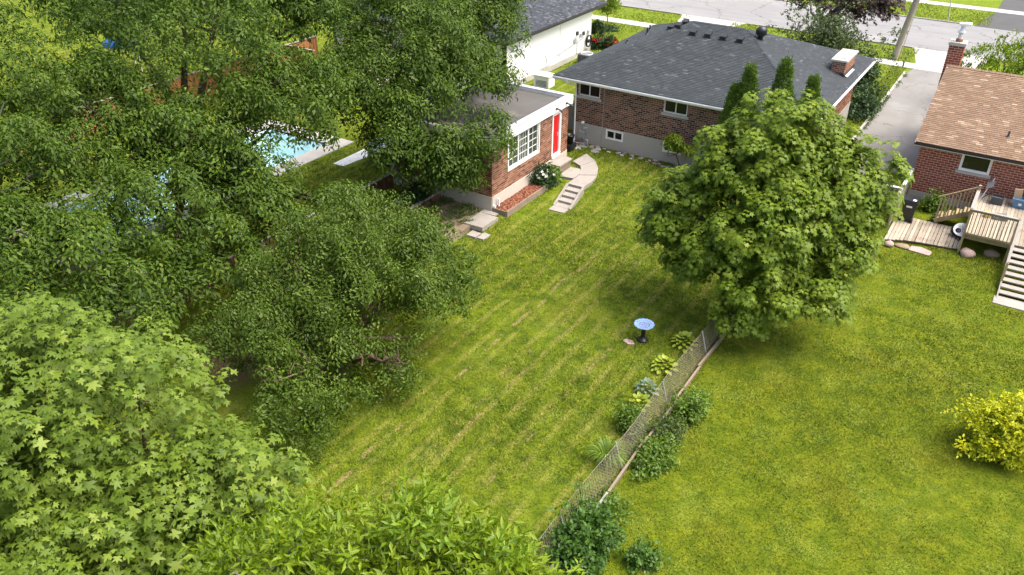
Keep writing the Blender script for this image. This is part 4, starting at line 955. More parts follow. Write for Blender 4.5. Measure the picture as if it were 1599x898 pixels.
# utility pole, far post
up_ = empty('utility_pole', (-8.7, 66.8, 0), 'thick leaning wooden utility pole on the verge by the pavement', 'pole')
b = MB(); b.tube([(-8.72, 66.8, -.2), (-8.45, 66.8, 2.2), (-8.15, 66.8, 4.5), (-7.5, 66.8, 10)], [.24, .225, .21, .18], 14); b.build('shaft', 'pole_wood', up_)
b = MB(); b.tube([(-8.33, 66.58, -.1), (-8.15, 66.58, 2.2), (-7.95, 66.6, 4.5)], .025, 6); b.build('cable_guard', 'galvanised', up_)
o = tag(MB().tube([(-7.15, 82.0, 0), (-7.3, 82.0, 1.2), (-7.45, 82.0, 2.6)], .045, 8).lathe([(0, .1), (.06, .08), (.06, 0)], (-7.45, 82.0, 2.58), 8).build('thin_post', 'concrete_pale'), 'thin pale post on the far verge across the road', 'post')
o = tag(MB().tube([(-7.75, 64.98, 0), (-7.75, 64.98, .35)], .05, 8).lathe([(.07, 0), (.07, .06), (0, .09)], (-7.75, 64.98, .33), 8).build('marker_post', 'grey_trim'), 'short grey marker by the pavement below the utility pole', 'marker')

# ------------------------------------------------------------------ foliage
def nrm(a): return a/np.maximum(np.linalg.norm(a, axis=-1, keepdims=True), 1e-9)
UP = np.array([0, 0, 1.])
LANCE = (np.array([(0, 0, 0), (.42, .17, .05), (1, 0, -.10), (.42, -.17, .05)]), np.array([(0, 2, 1), (0, 3, 2)]))
BROAD = (np.array([(0, 0, 0), (.42, .25, .06), (1, 0, -.14), (.42, -.25, .06)]), np.array([(0, 2, 1), (0, 3, 2)]))
OVAL = (np.array([(0, 0, 0), (.28, .27, .05), (.68, .24, .04), (1, 0, -.08), (.68, -.24, .04), (.28, -.27, .05)]), np.array([(0, 2, 1), (0, 3, 2), (0, 4, 3), (0, 5, 4)]))
def palmate(half, c=(.30, 0, .05)):
    pts = [(0, 0, 0)] + half + [(1.0, 0, -.10)] + [(x, -y, z) for x, y, z in half[::-1]]
    V = np.array(pts + [c]); n = len(pts); return V, np.array([(n, (i+1) % n, i) for i in range(n)])
MAPLE = palmate([(-.06, .26, -.02), (.08, .60, -.08), (.34, .36, .02), (.76, .62, -.08), (.58, .20, .02)])
MAPLE_FINE = palmate([(-.10, .30, -.02), (.05, .64, -.10), (.20, .46, -.03), (.36, .29, .03), (.48, .50, -.03), (.80, .66, -.10), (.72, .38, -.03), (.62, .17, .03)])

def leaves_np(P, D, N, size, tmpl):
    T = nrm(D); S = nrm(np.cross(N, T)); N2 = np.cross(T, S); V, F = tmpl; k = len(V)
    rv = np.random.default_rng(len(P)); wv = rv.uniform(.72, 1.18, (len(P), 1, 1)); cv = rv.uniform(.2, 2.6, (len(P), 1, 1))
    W = P[:, None, :] + size[:, None, None]*(V[None, :, 0, None]*T[:, None] + V[None, :, 1, None]*S[:, None]*wv + V[None, :, 2, None]*N2[:, None]*cv)
    FF = F[None] + (np.arange(len(P))*k)[:, None, None]
    return W.reshape(-1, 3), FF.reshape(-1, 3), len(F)

def sines(P, f, seed):
    r = np.random.default_rng(seed); s = 0
    for i in range(5):
        k = r.normal(size=3)*f*(1+.4*i); s = s + np.sin(P@k + r.uniform(0, 6.3))/(1+.35*i)
    return s/2.6

def clumps(lobes, n, rng, shell=.6, gap=None, gf=.7, seed=0, zmin=.6, low=-.75, gap2=None):
    w = np.array([(l[3]*l[4]*l[5])**(2/3) for l in lobes]); idx = rng.choice(len(lobes), n*5, p=w/w.sum())
    L_ = np.array(lobes)[idx]; d = nrm(rng.normal(size=(n*5, 3))); d[:, 2] = np.where(d[:, 2] < low, -d[:, 2], d[:, 2])
    lump = 1 + .22*sines(d*3, 1.2, seed+5)
    r = (1-shell*rng.random(n*5)**1.5)*lump
    P = L_[:, :3] + d*L_[:, 3:]*r[:, None]
    if gap2 is not None:
        A = np.minimum(L_[:, 3:].mean(1), 3)[:, None]*.20
        P = P + A*np.stack([sines(P, .9, seed+k) for k in (301, 302, 303)], 1)*np.array([1.4, 1.4, 1.0])
    ok = P[:, 2] > zmin
    if gap is not None: ok &= sines(P, gf, seed) > gap
    if gap2 is not None: ok &= sines(P, 2.2, seed+99) > gap2
    P, d = P[ok][:n], d[ok][:n]
    return P, nrm(d*np.array([1, 1, .8]) + np.array([0, 0, .15]))

def twig_leaves(P, out, m, rng, L=.9, droop=.35, size=.2, hang=.5, k=4, spread=.8, nup=.8, sv=.3):
    n = len(P); tw = nrm(out[:, None]*.7 + rng.normal(size=(n, k, 3))*spread*.6 + np.array([0, 0, -.15]))
    ci = np.repeat(np.arange(n), m); ti = rng.integers(0, k, n*m); t = rng.random(n*m)**.7
    TW = tw[ci, ti]; pos = P[ci] + TW*(L*t)[:, None]*rng.uniform(.7, 1.2, (n*m, 1)); pos[:, 2] -= droop*t*t*L
    pos += rng.normal(size=pos.shape)*.03
    D = nrm(TW*.7 + rng.normal(size=pos.shape)*.55 + np.array([0, 0, -hang]))
    N = nrm(UP*nup + out[ci]*.45 + rng.normal(size=pos.shape)*.42)
    sz = size*rng.uniform(1-sv, 1+sv, n*m)
    rn = np.clip(.5*rng.random(n)[ci] + .5*rng.random(n*m), 0, 1)
    return pos, D, N, sz, rn

def rosettes(P, out, m, rng, pet=.14, size=.17, sv=.25, tilt=-.25, axup=.9):
    n = len(P); ax = nrm(out*.55 + UP*axup + rng.normal(size=(n, 3))*.18); a0 = nrm(np.cross(ax, rng.normal(size=(n, 3)))); b0 = np.cross(ax, a0)
    ci = np.repeat(np.arange(n), m); kk = np.tile(np.arange(m), n); ang = kk*2.4 + rng.random(n)[ci]*6.3 + rng.normal(size=n*m)*.25
    tier = kk/m
    rad = a0[ci]*np.cos(ang)[:, None] + b0[ci]*np.sin(ang)[:, None]
    pos = P[ci] + rad*(pet*(.35+tier))[:, None] - ax[ci]*(pet*.9*tier)[:, None]
    D = nrm(rad + ax[ci]*(tilt - .35*tier + rng.normal(size=n*m)*.16)[:, None])
    N = nrm(ax[ci] + rad*.25 + rng.normal(size=pos.shape)*.20)
    sz = size*(.65+.5*tier)*rng.uniform(1-sv, 1+sv, n*m)
    rn = np.clip(.45*rng.random(n)[ci] + .4*rng.random(n*m) + .15*(1-tier), 0, 1)  # upper leaves of a rosette get a lighter colour, painting light on top
    return pos, D, N, sz, rn

def limb_paths(base, fork, lobes, rng, per=3, r0=.2):
    """limbs that rise from the fork into each lobe; returns polylines with radii"""
    out = []; fork = np.array(fork, float)
    for l in lobes:
        c = np.array(l[:3]); rr = np.array(l[3:])
        for k in range(per):
            e = c + nrm(rng.normal(size=3)+np.array([0, 0, .4]))*rr*.6
            mid = fork*.5 + e*.5 + rng.normal(size=3)*.25 + np.array([0, 0, -.25]); q = fork*.15+mid*.85
            pts = [fork, fork*.55+q*.45, q, q*.45+e*.55+rng.normal(size=3)*.15, e]
            out.append((pts, [r0*.85, r0*.6, r0*.42, r0*.25, r0*.08]))
    return out

def tree(name, label, base, fork, lobes, n, m, mode, leaf, bark, rng, cat='tree', group=None, tmpl=LANCE, r0=.22, shell=.6, gap=None, gf=.7, seed=0, single=0, single_mat=None, twigs=.4, zmin=.6, low=-.75, per=3, gap2=-.22, inner=0, kw={}):
    root = empty(name, base, label, cat, group); off = np.array(base)
    b = MB(); bz = np.array(base, float); f = np.array(fork, float)
    mids = [bz+(f-bz)*t+np.array([math.sin(t*3)*.06, math.cos(t*4)*.06, 0])*(t > 0) for t in (0, .08, .3, .65, 1)]; mids[0][2] -= .15
    b.tube(mids, [r0*1.55, r0*1.2, r0*1.02, r0*.95, r0*.88], 12); tk = b.build('trunk', bark, root)
    lp = limb_paths(base, fork, lobes, rng, per, r0)
    P, out = clumps(lobes, n, rng, shell, gap, gf, seed, zmin, low, gap2)
    b = MB()
    for pts, rad in lp: b.tube(pts, rad, 7, None, False)
    S = np.concatenate([np.linspace(a, c, 6) for pts, _ in lp for a, c in zip(pts[1:], pts[2:])])
    for i in rng.choice(len(P), int(len(P)*twigs), replace=False):
        dd = ((S-P[i])**2).sum(1); j = rng.choice(np.argsort(dd)[:25]); a, c = S[j]+rng.normal(size=3)*.05, P[i]; mm = (a+c)/2 + rng.normal(size=3)*.12 + np.array([0, 0, .1])
        if dd[j] > .9: continue
        b.tube([a, mm, c], [.022*r0/.22+.003, .013*r0/.22+.003, .004], 4, None, False)
    b.build('branches', bark, root)
    pos, D, N, sz, rn = (twig_leaves if mode == 'twig' else rosettes)(P, out, m, rng, **kw)
    sel = np.zeros(len(pos), bool)
    if single:
        dist = np.linalg.norm(pos-np.array([0, 0, 17.]), axis=1); dist[(D[:, 2] < -.8)] += 9
        cw = np.array(cam.matrix_world.inverted())
        q = pos@cw[:3, :3].T + cw[:3, 3]; u = q[:, 0]/-q[:, 2]; v = q[:, 1]/-q[:, 2]
        dist[(np.abs(u) > .60) | (np.abs(v) > .335)] += 50          # those that show largest are in view
        sel[np.argsort(dist)[:single]] = True
    V, F, nf = leaves_np(pos[~sel], D[~sel], N[~sel], sz[~sel], tmpl)
    o = link('crown', mesh_np('crown', V-off, F, leaf, np.repeat(rn[~sel], nf)), root)
    if inner:                                                           # leaves deeper inside the crown, coloured darker to paint its inner shade
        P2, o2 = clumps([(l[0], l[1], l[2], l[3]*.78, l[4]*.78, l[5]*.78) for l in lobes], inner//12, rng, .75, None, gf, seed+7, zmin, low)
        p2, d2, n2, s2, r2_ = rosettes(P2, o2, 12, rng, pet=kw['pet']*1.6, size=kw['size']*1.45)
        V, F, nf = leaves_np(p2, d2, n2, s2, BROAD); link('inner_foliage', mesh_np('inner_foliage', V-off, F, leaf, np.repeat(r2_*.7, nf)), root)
    if single:
        o['kind'] = 'stuff'
        me = mesh_np('leaf', tmpl[0], tmpl[1], single_mat)
        for p_, d_, n_, s_ in zip(pos[sel], D[sel], N[sel], sz[sel]):
            T = nrm(d_); S_ = nrm(np.cross(n_, T)); N2 = np.cross(T, S_); lf = link('leaf', me, o)
            mt = Matrix([[T[i]*s_, S_[i]*s_, N2[i]*s_, p_[i]-off[i]] for i in range(3)] + [[0, 0, 0, 1]]); lf.matrix_local = mt
    return root

g_ = np.random.default_rng
big = dict(pet=.22, size=.19, sv=.35, tilt=-.22, axup=.8)
BT = 'big leafy trees over the pool garden'
tree('walnut_tree', 'tall leafy tree rising left of the pool with dark forked trunk', (-29.6, 20.6, 0), (-29.5, 20.8, 3.4),
     [(-31, 22.5, 8.6, 5.0, 5.0, 3.6), (-26.2, 18.0, 4.9, 3.3, 3.2, 2.4), (-24.9, 22.6, 6.4, 2.6, 2.8, 2.2), (-30, 17.5, 5.4, 3.6, 3.2, 2.6), (-24.2, 15.6, 4.0, 2.7, 2.7, 2.3), (-21.7, 18.2, 3.4, 1.7, 1.7, 1.6), (-28.2, 23.6, 5.0, 2.0, 2.0, 1.8), (-24.0, 19.4, 4.2, 1.8, 1.8, 1.6), (-22.0, 15.4, 3.0, 2.0, 2.0, 1.7), (-20.6, 20.6, 3.0, 1.4, 1.6, 1.3)], 6000, 13, 'rosette', 'leaf_big', 'bark_dark', g_(1), group=BT, tmpl=BROAD, gap2=-.08, twigs=.10, r0=.34, gap=-.20, gf=1.15, seed=3, kw=big)
tree('walnut_tree', 'tall leafy tree whose branches hang over the flat annex roof', (-25.9, 30.0, 0), (-25.4, 30.0, 3.6),
     [(-24.8, 30.0, 7.0, 3.4, 3.6, 2.8), (-24.2, 34.8, 7.3, 2.7, 3.2, 2.2), (-20.2, 27.1, 3.0, 1.5, 1.2, 1.7), (-18.9, 28.4, 4.0, 1.0, 1.2, 1.3), (-21.8, 26.7, 2.7, 1.4, 1.2, 1.3), (-19.7, 27.5, 2.7, .9, .9, 1.1), (-22.7, 26.5, 4.0, 1.7, 1.6, 1.9), (-22.8, 28.9, 5.6, 2.2, 2.0, 2.0), (-21.6, 31.6, 5.8, 1.9, 2.0, 1.2), (-25.4, 26.6, 5.6, 1.8, 1.8, 1.6)], 5800, 13, 'rosette', 'leaf_big', 'bark_grey', g_(2), group=BT, tmpl=BROAD, gap2=-.08, twigs=.10, r0=.27, gap=-.42, gf=1.2, seed=8, kw=big)
tree('walnut_tree', 'dense leafy tree filling the left edge above the pale maple', (-33.5, 12.5, 0), (-33.0, 12.6, 3.2),
     [(-34, 14.5, 7.0, 5.0, 4.6, 3.4), (-27.2, 13.0, 4.8, 3.6, 3.2, 2.6), (-30.5, 9.5, 5.0, 3.5, 3.0, 2.6), (-24.6, 11.5, 4.0, 2.6, 2.4, 2.2), (-22.0, 12.2, 3.0, 1.8, 1.8, 1.6)], 4900, 13, 'rosette', 'leaf_big', 'bark_grey', g_(3), group=BT, tmpl=BROAD, gap2=-.08, twigs=.10, r0=.28, gap=-.24, gf=1.1, seed=14, kw=big)
tree('walnut_tree', 'leafy tree behind the pool reaching the top edge of the photo', (-41.5, 36.0, 0), (-41.2, 35.8, 3.2),
     [(-41, 35, 7.0, 5.5, 5.0, 3.8), (-36.5, 36.5, 6.2, 3.6, 3.4, 2.6), (-47, 30, 6.5, 4.5, 4.2, 3.2)], 3300, 13, 'rosette', 'leaf_big', 'bark_dark', g_(4), group=BT, tmpl=BROAD, gap2=-.08, twigs=.10, r0=.28, gap=-.15, seed=21, kw=dict(big, size=.27))
tree('cherry_tree', 'spreading fruit tree with drooping fine-leaved branches at left edge of the lawn', (-16.6, 15.8, 0), (-16.3, 15.9, 1.5),
     [(-16.8, 16.4, 4.3, 2.3, 2.3, 2.0), (-15.3, 18.8, 3.1, 1.8, 1.9, 1.5), (-14.4, 17.4, 2.3, 1.4, 1.6, 1.3), (-15.3, 12.4, 1.8, 1.4, 1.3, 1.5), (-16.8, 13.6, 2.6, 1.5, 1.5, 1.6), (-18.3, 13.2, 2.3, 1.4, 1.4, 1.4), (-14.4, 15.8, 1.7, 1.1, 1.3, 1.0), (-15.0, 14.2, 1.9, 1.2, 1.4, 1.3),
      (-18.4, 18.8, 3.7, 1.8, 1.9, 1.7), (-15.6, 15.4, 3.0, 1.5, 1.6, 1.6), (-18.5, 15.0, 3.1, 1.5, 1.6, 1.6), (-17.6, 20.6, 3.0, 1.4, 1.5, 1.3)], 6200, 15, 'rosette', 'leaf_mid', 'bark_brown', g_(5), tmpl=BROAD, gap2=-.30, per=2, r0=.17, gap=-.22, gf=1.3, seed=31, zmin=.35, low=-.95, twigs=.2, kw=dict(pet=.17, size=.125, sv=.35, tilt=-.4, axup=.6))
tree('maple_tree', 'broad maple with pale green crown beside the end of the chain-link fence', (-7.1, 25.75, 0), (-6.9, 25.9, 1.9),
     [(-6.2, 27.3, 6.2, 2.3, 2.0, 2.1), (-7.7, 27.3, 5.4, 1.6, 1.7, 1.5), (-4.4, 27.7, 5.6, 2.0, 1.8, 1.8), (-9.0, 26.6, 4.4, 1.6, 1.7, 1.2), (-3.8, 27.0, 3.9, 1.4, 1.5, 1.4), (-5.6, 25.8, 4.4, 1.7, 1.5, 1.5),
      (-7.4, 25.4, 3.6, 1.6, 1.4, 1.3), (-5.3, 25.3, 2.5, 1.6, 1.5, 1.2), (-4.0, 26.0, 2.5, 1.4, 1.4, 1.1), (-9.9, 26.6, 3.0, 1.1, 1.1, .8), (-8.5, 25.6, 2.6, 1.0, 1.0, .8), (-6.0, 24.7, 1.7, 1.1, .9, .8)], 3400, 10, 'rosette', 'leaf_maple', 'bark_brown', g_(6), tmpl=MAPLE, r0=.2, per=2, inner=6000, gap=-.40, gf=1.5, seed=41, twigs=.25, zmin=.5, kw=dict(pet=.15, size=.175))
tree('maple_tree', 'near maple with large pale leaves filling the lower left corner', (-11.6, 5.2, 0), (-11.4, 5.1, 4.0),
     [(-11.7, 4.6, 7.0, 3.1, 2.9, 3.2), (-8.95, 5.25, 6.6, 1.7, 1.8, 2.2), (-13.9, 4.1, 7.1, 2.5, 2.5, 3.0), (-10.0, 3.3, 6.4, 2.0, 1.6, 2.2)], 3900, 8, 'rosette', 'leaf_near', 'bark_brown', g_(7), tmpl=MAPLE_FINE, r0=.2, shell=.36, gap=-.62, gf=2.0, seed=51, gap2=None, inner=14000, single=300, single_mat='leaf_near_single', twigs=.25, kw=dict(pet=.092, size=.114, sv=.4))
tree('willow_tree', 'lime-green slender-leaved tree top at the bottom edge of the photo', (-5.2, 3.6, 0), (-5.1, 3.7, 5.5),
     [(-4.75, 4.75, 8.9, 1.0, .8, .9), (-5.7, 4.0, 9.0, .75, .7, .8), (-3.75, 5.0, 8.8, .8, .7, .75), (-4.6, 4.2, 8.2, 1.3, 1.0, 1.1), (-3.0, 5.3, 8.55, .7, .6, .65), (-6.1, 3.7, 8.7, .6, .6, .7)], 950, 28, 'twig', 'leaf_lime', 'bark_grey', g_(8), tmpl=LANCE, r0=.12, shell=.6, gap=-.5, gf=2.2, seed=61, gap2=-.6, single=250, single_mat='leaf_lime_single', twigs=.6, kw=dict(L=.42, droop=.05, size=.125, hang=.0, k=3, spread=.7, nup=.7))

def conifer(label, x, y, h, r, seed):
    rng = g_(seed); z0 = ZT(x, y); root = empty('cedar_tree', (x, y, z0), label, 'tree', 'columnar cedars against the house wall')
    b = MB(); b.tube([(x, y, z0-.1), (x, y, z0+h*.9)], [.09, .01], 8); b.build('trunk', 'bark_brown', root)
    n = 900; t = rng.random(n)**.8; a = rng.uniform(0, 6.283, n); rr = r*np.minimum(1, (1-t)*1.9)**.75*(.72+.3*rng.random(n))*(1+.12*np.sin(a*3+t*9))
    P = np.stack([rr*np.cos(a), rr*np.sin(a), .15+t*(h-.25)], 1); out = np.stack([np.cos(a), np.sin(a), np.full(n, .9)], 1)
    pos, D, N, sz, rn = twig_leaves(P, nrm(out), 14, rng, L=.22, droop=-.4, size=.11, hang=-.8, k=3, spread=.5, nup=.2)
    N = nrm(rng.normal(size=N.shape)+out[np.repeat(np.arange(n), 14)]*.8)
    V, F, nf = leaves_np(pos, D, N, sz, LANCE); link('crown', mesh_np('crown', V, F, 'leaf_cedar', np.repeat(rn, nf)), root)
conifer('shorter broad cedar leaning left of the other cedars', -11.1, 36.9, 5.0, .55, 70)
conifer('tall pointed cedar, leftmost of the spires above the maple', -10.6, 37.0, 6.0, .55, 71)
conifer('tallest pointed cedar, middle spire above the maple', -9.05, 36.9, 6.8, .62, 72)
conifer('slim pointed cedar, rightmost spire above the maple', -7.75, 36.9, 6.3, .45, 73)

def shrub(name, label, x, y, r, h, n, m, leaf, rng, tmpl=OVAL, size=.08, L=.3, cat='shrub', group=None, z=None, droop=.2, hang=.2, ry=None, gap=None, gf=3, stems=5, sub=None, seed=0, shell=.55):
    z0 = ZT(x, y) if z is None else z; root = empty(name, (x, y, z0), label, cat, group); ry = ry or r
    lb = [(0, 0, h*.45, r*.7, ry*.7, h*.42)] + [(r*.5*rng.uniform(-1, 1), ry*.55*rng.uniform(-1, 1), h*rng.uniform(.25, .62), r*rng.uniform(.35, .55), ry*rng.uniform(.35, .55), h*rng.uniform(.25, .42)) for _ in range(5)]
    P, out = clumps(lb, n, rng, shell, gap, gf/r, seed, .03, -.9)
    P = P*(1+np.clip(rng.normal(size=(len(P), 1))*.26, -.5, .65)); P[:, 2] = np.maximum(P[:, 2], .02)
    pos, D, N, sz, rn = twig_leaves(P, out, m, rng, L=L*1.25, droop=droop, size=size*1.15, hang=hang, k=3, spread=1.0, nup=.8)
    pos[:, 2] = np.maximum(pos[:, 2], .02)
    V, F, nf = leaves_np(pos, D, N, sz, tmpl); link('foliage', mesh_np('foliage', V, F, leaf, np.repeat(rn, nf)), root)
    for i in range(stems):
        e = P[rng.integers(len(P))]; b = MB(); b.tube([(0.03*i, 0.02*i, -.05), (e[0]*.4, e[1]*.4, e[2]*.55), tuple(e)], [.022*max(.5, r), .014*max(.5, r), .005], 5); b.build('stem', 'bark_brown', root, rel=False)
    return root

# street side
tree('purple_maple', 'dark purple-leaved maple overhanging the road edge at the top', (-13.7, 63.4, 0), (-13.6, 63.4, 2.6), [(-12.4, 62.6, 5.2, 3.1, 2.6, 2.0), (-10.4, 62.3, 5.0, 2.0, 2.0, 1.4), (-15.0, 63.2, 5.4, 2.2, 2.2, 1.7)], 620, 10, 'rosette', 'leaf_purple', 'bark_grey', g_(80), tmpl=MAPLE, r0=.22, gap=-.4, seed=81, zmin=3.1, kw=dict(pet=.2, size=.21))
shrub('lilac_bush', 'big grey-green bush between the house and the verge', -12.0, 58.2, 3.0, 3.9, 900, 26, 'leaf_lilac', g_(82), size=.13, L=.5, gap=-.5, seed=2, shell=.5)
shrub('flowering_bush', 'smaller dark bush with pale blossoms right of the big grey-green bush', -9.3, 57.5, 1.0, 2.3, 160, 20, 'leaf_dark', g_(83), size=.14, L=.4)
shrub('yew_bush', 'dark spreading bush in shade along the side wall of the house', -8.0, 53.0, .9, 1.5, 200, 24, 'leaf_dark', g_(84), size=.12, L=.4, ry=3.2, cat='shrub')
tree('mulberry_tree', 'dense lime-green dome-shaped tree behind the brown roof', (-.2, 58.0, 0), (-.2, 58, 1.5), [(-.3, 58, 2.6, 2.9, 2.6, 2.1), (2.2, 59.5, 4.0, 2.8, 2.5, 2.2), (3.5, 57.5, 3, 2.5, 2.5, 2)], 950, 34, 'twig', 'leaf_lime', 'bark_brown', g_(85), tmpl=BROAD, r0=.16, seed=86, gap2=-.6, zmin=.4, kw=dict(L=.6, droop=.7, size=.17, hang=.7, k=4))
tree('sapling', 'slim yellow-green sapling on the front lawn beside the white house', (-30.2, 62.3, 0), (-30.2, 62.3, 1.2), [(-30.2, 62.3, 2.3, .75, .75, 1.1)], 130, 22, 'twig', 'leaf_lime', 'bark_grey', g_(87), tmpl=OVAL, r0=.05, twigs=.2, per=2, kw=dict(L=.35, size=.13, hang=.3))
tree('topiary_tree', 'small dark round-headed tree by the corner of the white house', (-28.3, 57.0, 0), (-28.3, 57.0, .9), [(-28.3, 57, 1.45, .5, .5, .5)], 130, 22, 'twig', 'leaf_dark', 'bark_brown', g_(88), tmpl=OVAL, r0=.05, twigs=.2, per=2, kw=dict(L=.2, size=.10, hang=.2))
shrub('mulch_ring_plant', 'dark low planting ring around the slim sapling', -30.1, 62.3, 1.0, .22, 70, 16, 'leaf_dark', g_(89), size=.12, L=.3, stems=0)
def flowers(root_label, x, y, r, h, leaf, petal, n, seed, name='flower_bush', fs=.09, group=None):
    root = shrub(name, root_label, x, y, r, h, int(90*r*r/.16)+30, 14, leaf, g_(seed), size=.10, L=.2, cat='flowers', stems=2, group=group)
    rg = g_(seed+1); z0 = root.location.z
    for i in range(n):
        d = nrm(rg.normal(size=3)); d[2] = abs(d[2])*.8; p = np.array([0, 0, h*.45])+d*np.array([r*.95, r*.95, h*.58]); b = MB()
        for k in range(7):
            a = k*6.283/7; t = nrm(np.array([math.cos(a), math.sin(a), .5])+d*.8)*fs; s_ = nrm(np.cross(t, d))*fs*.4
            b.poly([p, p+t*.6+s_, p+t, p+t*.6-s_], ((0, 1, 2, 3),))
        b.poly([p+d*fs*.3, p+np.array([fs*.3, 0, 0]), p+np.array([0, fs*.3, 0]), p-np.array([fs*.3, 0, 0]), p-np.array([0, fs*.3, 0])], ((0, 1, 2), (0, 2, 3), (0, 3, 4), (0, 4, 1)))
        b.build('flower', petal, root, rel=False)
flowers('clump of red flowers left of the round-headed tree', -28.0, 54.6+1.6, .55, .8, 'leaf_dark', 'red_petal', 26, 90, fs=.14)
flowers('clump of red flowers nearer the bungalow roof edge', -26.9, 56.3, .6, .8, 'leaf_dark', 'red_petal', 26, 92, fs=.14)
flowers('peony bush with white blossoms at the end of the mulch bed', -18.55, 32.35, .62, .85, 'leaf_dark', 'white_petal', 22, 94, 'peony_bush', fs=.11)
shrub('variegated_shrub', 'pale green shrub beside the white peony near the door step', -18.35, 33.0, .42, .7, 70, 14, 'leaf_hosta' if False else 'leaf_lily', g_(96), size=.10, L=.18)
tree('sumac_sapling', 'bushy bright green sapling growing against the house foundation', (-13.6, 37.6, .35), (-13.85, 37.55, 1.2), [(-14.1, 37.5, 1.85, .55, .35, .42), (-13.4, 37.5, 1.6, .5, .35, .3)], 150, 12, 'rosette', 'leaf_lime', 'bark_brown', g_(97), tmpl=LANCE, r0=.03, twigs=.2, per=2, kw=dict(pet=.10, size=.2))
shrub('weed_clump', 'green weeds growing by the brick wall beside the black bin', -2.05, 40.6, .42, .75, 110, 16, 'leaf_shrub', g_(98), size=.10, L=.22)
shrub('weed_tuft', 'small tuft of weeds at the foot of the side stairs', -1.75, 39.3, .2, .35, 30, 12, 'leaf_weed', g_(99), size=.08, L=.12, stems=2)
shrub('golden_shrub', 'bright yellow-green mounded shrub on the right-hand lawn', 2.35, 23.6, 1.45, 1.75, 900, 26, 'leaf_gold', g_(100), size=.085, L=.24, gap=-.75, gf=4, seed=6, ry=1.2)
# along the fence
FG = 'shrubs growing along the chain-link fence'
shrub('fence_shrub', 'leafy green shrub right of the fence, farthest from the viewer', -6.05, 20.35, .46, .72, 130, 18, 'leaf_shrub', g_(101), size=.08, L=.26, ry=.75, group=FG)
shrub('fence_shrub', 'pale weedy shrub right of the fence, middle of the row', -6.2, 18.9, .36, .5, 90, 18, 'leaf_weed', g_(102), size=.08, L=.26, ry=.7, group=FG)
shrub('fence_shrub', 'dense green shrub right of the fence nearest the bright foot board', -6.05, 17.6, .48, .62, 150, 18, 'leaf_shrub', g_(103), size=.08, L=.26, ry=.95, group=FG)
shrub('ivy_mound', 'mound of dark ivy smothering the near end of the fence', -6.35, 13.55, .7, 1.1, 300, 20, 'leaf_ivy', g_(104), size=.11, L=.36, ry=1.3, seed=3)
shrub('young_bush', 'small dark bush on the grass right of the ivy mound', -4.8, 14.1, .36, .42, 70, 14, 'leaf_ivy', g_(105), size=.09, L=.24)
pbush = shrub('potted_bush', 'round leafy bush in a dark pot left of the fence', -7.30, 18.75, .42, .62, 170, 18, 'leaf_shrub', g_(106), size=.075, L=.18, z=.12)
b = MB(); b.lathe([(0, 0), (.36, 0), (.42, .3), (.44, .3), (.43, .34), (.38, .34), (.36, .26), (0, .24)], (0, 0, -.14), 20); b.build('pot', 'black_plastic', pbush, rel=False)
def hosta(label, x, y, r, mat, seed, n=26, size=.24):
    rg = g_(seed); z0 = ZT(x, y); root = empty('hosta', (x, y, z0), label, 'plant', 'hostas beside the fence'); me = mesh_np('leaf', OVAL[0]*np.array([1, 1.35, 1.3]), OVAL[1], mat, smooth=True)
    for i in range(n):
        a = i*2.4; t = (i+.5)/n; rad = np.array([math.cos(a), math.sin(a), 0]); p = rad*r*(.10+.55*t)+np.array([0, 0, .28*(1-t)+.10]); d = nrm(rad+np.array([0, 0, .75-1.05*t])+rg.normal(size=3)*.12)
        nn_ = nrm(np.array([0, 0, 1])+rad*.3+rg.normal(size=3)*.1); S_ = nrm(np.cross(nn_, d)); N2 = np.cross(d, S_); s_ = size*rg.uniform(.8, 1.15)
        lf = link('leaf', me, root); lf.matrix_local = Matrix([[d[i_]*s_, S_[i_]*s_, N2[i_]*s_, p[i_]] for i_ in range(3)] + [[0, 0, 0, 1]])
    b = MB()
    for i in range(8): a = i*.8; b.tube([(0, 0, -.02), (math.cos(a)*r*.3, math.sin(a)*r*.3, .16)], .008, 4)
    b.build('stem', 'leaf_weed', root, rel=False)
hosta('lime hosta by the fence, the one nearest the maple trunk', -7.6, 23.75, .62, 'leaf_hosta', 110, 46, .20)
hosta('yellow-green hosta left of the fence, second from the maple trunk', -7.65, 22.05, .58, 'leaf_hosta', 111, 42, .19)
hosta('blue-grey hosta left of the fence', -7.62, 20.55, .48, 'leaf_hosta_blue', 112, 36, .17)
hosta('small green hosta between the blue-grey hosta and the potted bush', -7.5, 19.75, .42, 'leaf_hosta', 113, 20, .2)
def strap_plant(label, x, y, r, n, seed):
    rg = g_(seed); z0 = ZT(x, y); root = empty('daylily', (x, y, z0), label, 'plant'); V = []; F = []; rn = []
    for i in range(n):
        a = rg.uniform(0, 6.283); L_ = r*rg.uniform(.7, 1.2); h = rg.uniform(.35, .6); rad = np.array([math.cos(a), math.sin(a), 0]); s_ = np.array([-math.sin(a), math.cos(a), 0]); k0 = len(V); w_ = rg.uniform(.012, .02)
        for j in range(7):
            t = j/6; c = rad*(L_*t+.04)+np.array([0, 0, h*math.sin(t*2.5)]); wj = w_*(1-t**3)+.001; V += [c-s_*wj, c+s_*wj]
        rr_ = rg.random()
        for j in range(6): F.append((k0+2*j, k0+2*j+1, k0+2*j+3, k0+2*j+2)); rn.append(rr_)
    link('leaf_tuft', mesh_np('leaf_tuft', np.array(V), np.array(F), 'leaf_lily', rn), root)
strap_plant('arching strap-leaved daylily clump left of the fence', -7.25, 16.9, .62, 130, 120)
shrub('planter_foliage', 'dark leafy plants crowding the long brown planter', -22.2, 27.2, .5, .7, 150, 20, 'leaf_dark', g_(121), size=.12, L=.3, ry=1.0, z=.6, stems=2)
